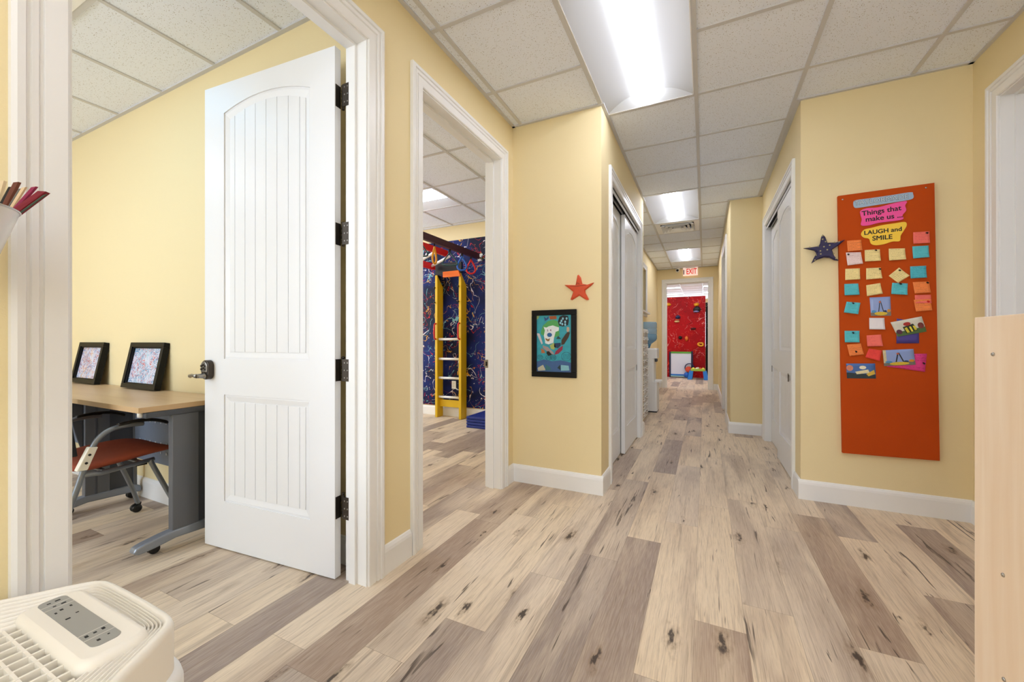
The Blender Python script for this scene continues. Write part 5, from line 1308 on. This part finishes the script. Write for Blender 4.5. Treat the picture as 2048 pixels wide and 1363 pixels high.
q = MB(); q.lathe([(.05, .043), (.05, .02), (.03, .012)], 18); q.build('mount', M['white'], sc)
q = MB(); q.lathe([(.034, -.05), (.038, -.045), (.038, .04), (.03, .045)], 18, 0, Matrix.Translation((0, -.03, -.012)) @ Matrix.Rotation(PI/2, 4, 'X')); q.build('barrel', M['white'], sc)
q = MB(); q.lathe([(.027, 0), (.026, .004), (.012, .008)], 18, 0, Matrix.Translation((0, -.074, -.012)) @ Matrix.Rotation(PI/2, 4, 'X')); q.build('lens', M['camblack'], sc)

# ================================================================== FAR ROOM
q = MB(); q.box(-2.3, .026, 13.0, 13.12, 0, 2.406); q.build('x', M['redmural'])
cw = bpy.data.objects['x']; cw.name = 'climbing_wall'; tag(cw, 'red paint splattered climbing wall through the far doorway', 'climbing wall')
q = MB(); q.box(.028, 2.2, 13.02, 13.12, 0, 2.21); o = q.build('black_panel', M['blackmural']); tag(o, 'black speckled wall panel right of the red climbing wall', 'wall panel')
M['holdblue'] = plain('hold_navy', '1A2350', .5); M['holdblack'] = plain('hold_black', '141216', .5)
def hold(x, z, rx, rz_, mat, seed, ringed=False):
    rnd = random.Random(seed); q = MB(); n = 14
    base = [(x+rx*math.cos(2*PI*k/n)*rnd.uniform(.82, 1.15), z+rz_*math.sin(2*PI*k/n)*rnd.uniform(.82, 1.15)) for k in range(n)]
    if ringed:
        q.tube([(p[0], 12.975, p[1]) for p in base], .025, 8, closed=True)
    else:
        rings = []
        for sc_, d in ((1, 0), (.95, .03), (.7, .06), (.35, .075)): rings.append([(x+(p[0]-x)*sc_, 13.0-d, z+(p[1]-z)*sc_+d*.1) for p in base])
        q.loft(rings)
    q.build('climbing_hold', mat, cw)
hold(-.215, 2.155, .075, .055, M['yplastic'], 1); hold(-.20, 2.02, .10, .09, M['holdblack'], 2); hold(-.215, 1.95, .085, .03, plain('hold_lilac', '8A86C0', .5), 3)
hold(-.72, 1.80, .075, .06, M['holdblue'], 4); hold(-.75, 1.665, .075, .03, plain('hold_cream', 'E0C890', .5), 5); hold(-.735, 1.715, .07, .025, plain('hold_rust', 'B0482A', .5), 15)
hold(-.985, 2.19, .07, .05, M['yplastic'], 6); hold(-.30, 1.445, .08, .035, plain('hold_maroon', '4A0E18', .5), 7); hold(-.655, 1.185, .06, .055, M['holdblack'], 8)
hold(-.48, 1.16, .05, .08, plain('hold_orange', 'E0702A', .5), 9); hold(-.102, .985, .065, .045, M['yplastic'], 10, True)
wbd = empty('easel_board', (-.63, 12.9, 0)); tag(wbd, 'low white board with navy posts and a green top bar against the red wall', 'white board')
for nm, a, m_ in (('post', (-.327, -.28, -.02, .03, .0, .765), plain('navy_post', '151A40', .5)), ('post', (.275, .325, -.02, .03, .0, .785), plain('navy_post', '151A40', .5)), ('top_bar', (-.28, .275, -.015, .02, .715, .768), plain('green_bar', '5AA03C', .5)),
                  ('board', (-.28, .275, -.005, .012, .10, .715), plain('whiteboard', 'DCE0F2', .3)), ('bottom_bar', (-.28, .275, -.02, .02, .055, .10), plain('blue_bar', '2A7AD0', .5)), ('shelf', (-.28, .275, -.03, .02, .02, .052), plain('pale_teal_bar', 'A9D6D0', .5))):
    q = MB(); q.box(*a); q.build(nm, m_, wbd)
at = empty('activity_table', (-.165, 12.50, 0)); tag(at, 'small toy table with a lime green top and bright blue legs', 'toy table')
q = MB(); q.loft([[(p[0], p[1], z) for p in rrect(-.185, .185, -.17, .17, .07)] for z in (.24, .30)], smooth=False); q.build('top', plain('lime_top', 'A8C84A', .45), at, bevel=.008)
M['toyblue'] = plain('toy_blue', '1A7AD8', .4)
for sx in (-1, 1):
    for sy in (-1, 1):
        q = MB(); q.loft([[(sx*.17+dx, sy*.13+dy, .24) for dx, dy in ((-.05, -.03), (.05, -.03), (.05, .03), (-.05, .03))], [(sx*.21+dx, sy*.17+dy, .0) for dx, dy in ((-.06, -.035), (.06, -.035), (.06, .035), (-.06, .035))]], smooth=False)
        q.build('leg', M['toyblue'], at, bevel=.006)
for i, (x, y, c) in enumerate(((-.12, -.05, 'E8D84A'), (-.03, -.08, 'F0EDE0'), (.06, -.03, 'D84A30'), (.13, -.07, 'F0E060'), (0, .06, 'E8E0D0'))):
    q = MB(); q.lathe([(.035, .30), (.035, .315), (.02, .335), (.0, .34)], 12, 0, Matrix.Translation((x, y, 0)), cap=False); q.build('play_piece', plain('play_piece_'+c, c, .45), at)
q = MB(); q.lathe([(.001, -.085), (.045, -.072), (.072, -.045), (.085, 0), (.072, .045), (.045, .072), (.001, .085)], 20, cap=False); o = q.build('ball', M['blue'], None, loc=(-.47, 12.785, .086)); tag(o, 'blue ball on the floor in front of the white board', 'ball')
q = MB(); q.tube([(.12*math.cos(2*PI*k/28), 0, .12*math.sin(2*PI*k/28)) for k in range(28)], .013, 8, closed=True); o = q.build('hoop', plain('navy_hoop', '14205A', .4), None, loc=(-.40, 12.858, .30)); tag(o, 'dark blue hoop leaning on the white board', 'hoop')
q = MB(); q.lathe([(.001, -.02), (.085, -.018), (.092, 0), (.085, .018), (.001, .02)], 20, 0, Matrix.Rotation(PI/2-.5, 4, 'X'), cap=False); o = q.build('toy_drum', plain('toy_red_orange', 'D2401E', .4), None, loc=(-.42, 12.785, .255)); tag(o, 'red round toy resting on the blue ball behind the toy table', 'toy')
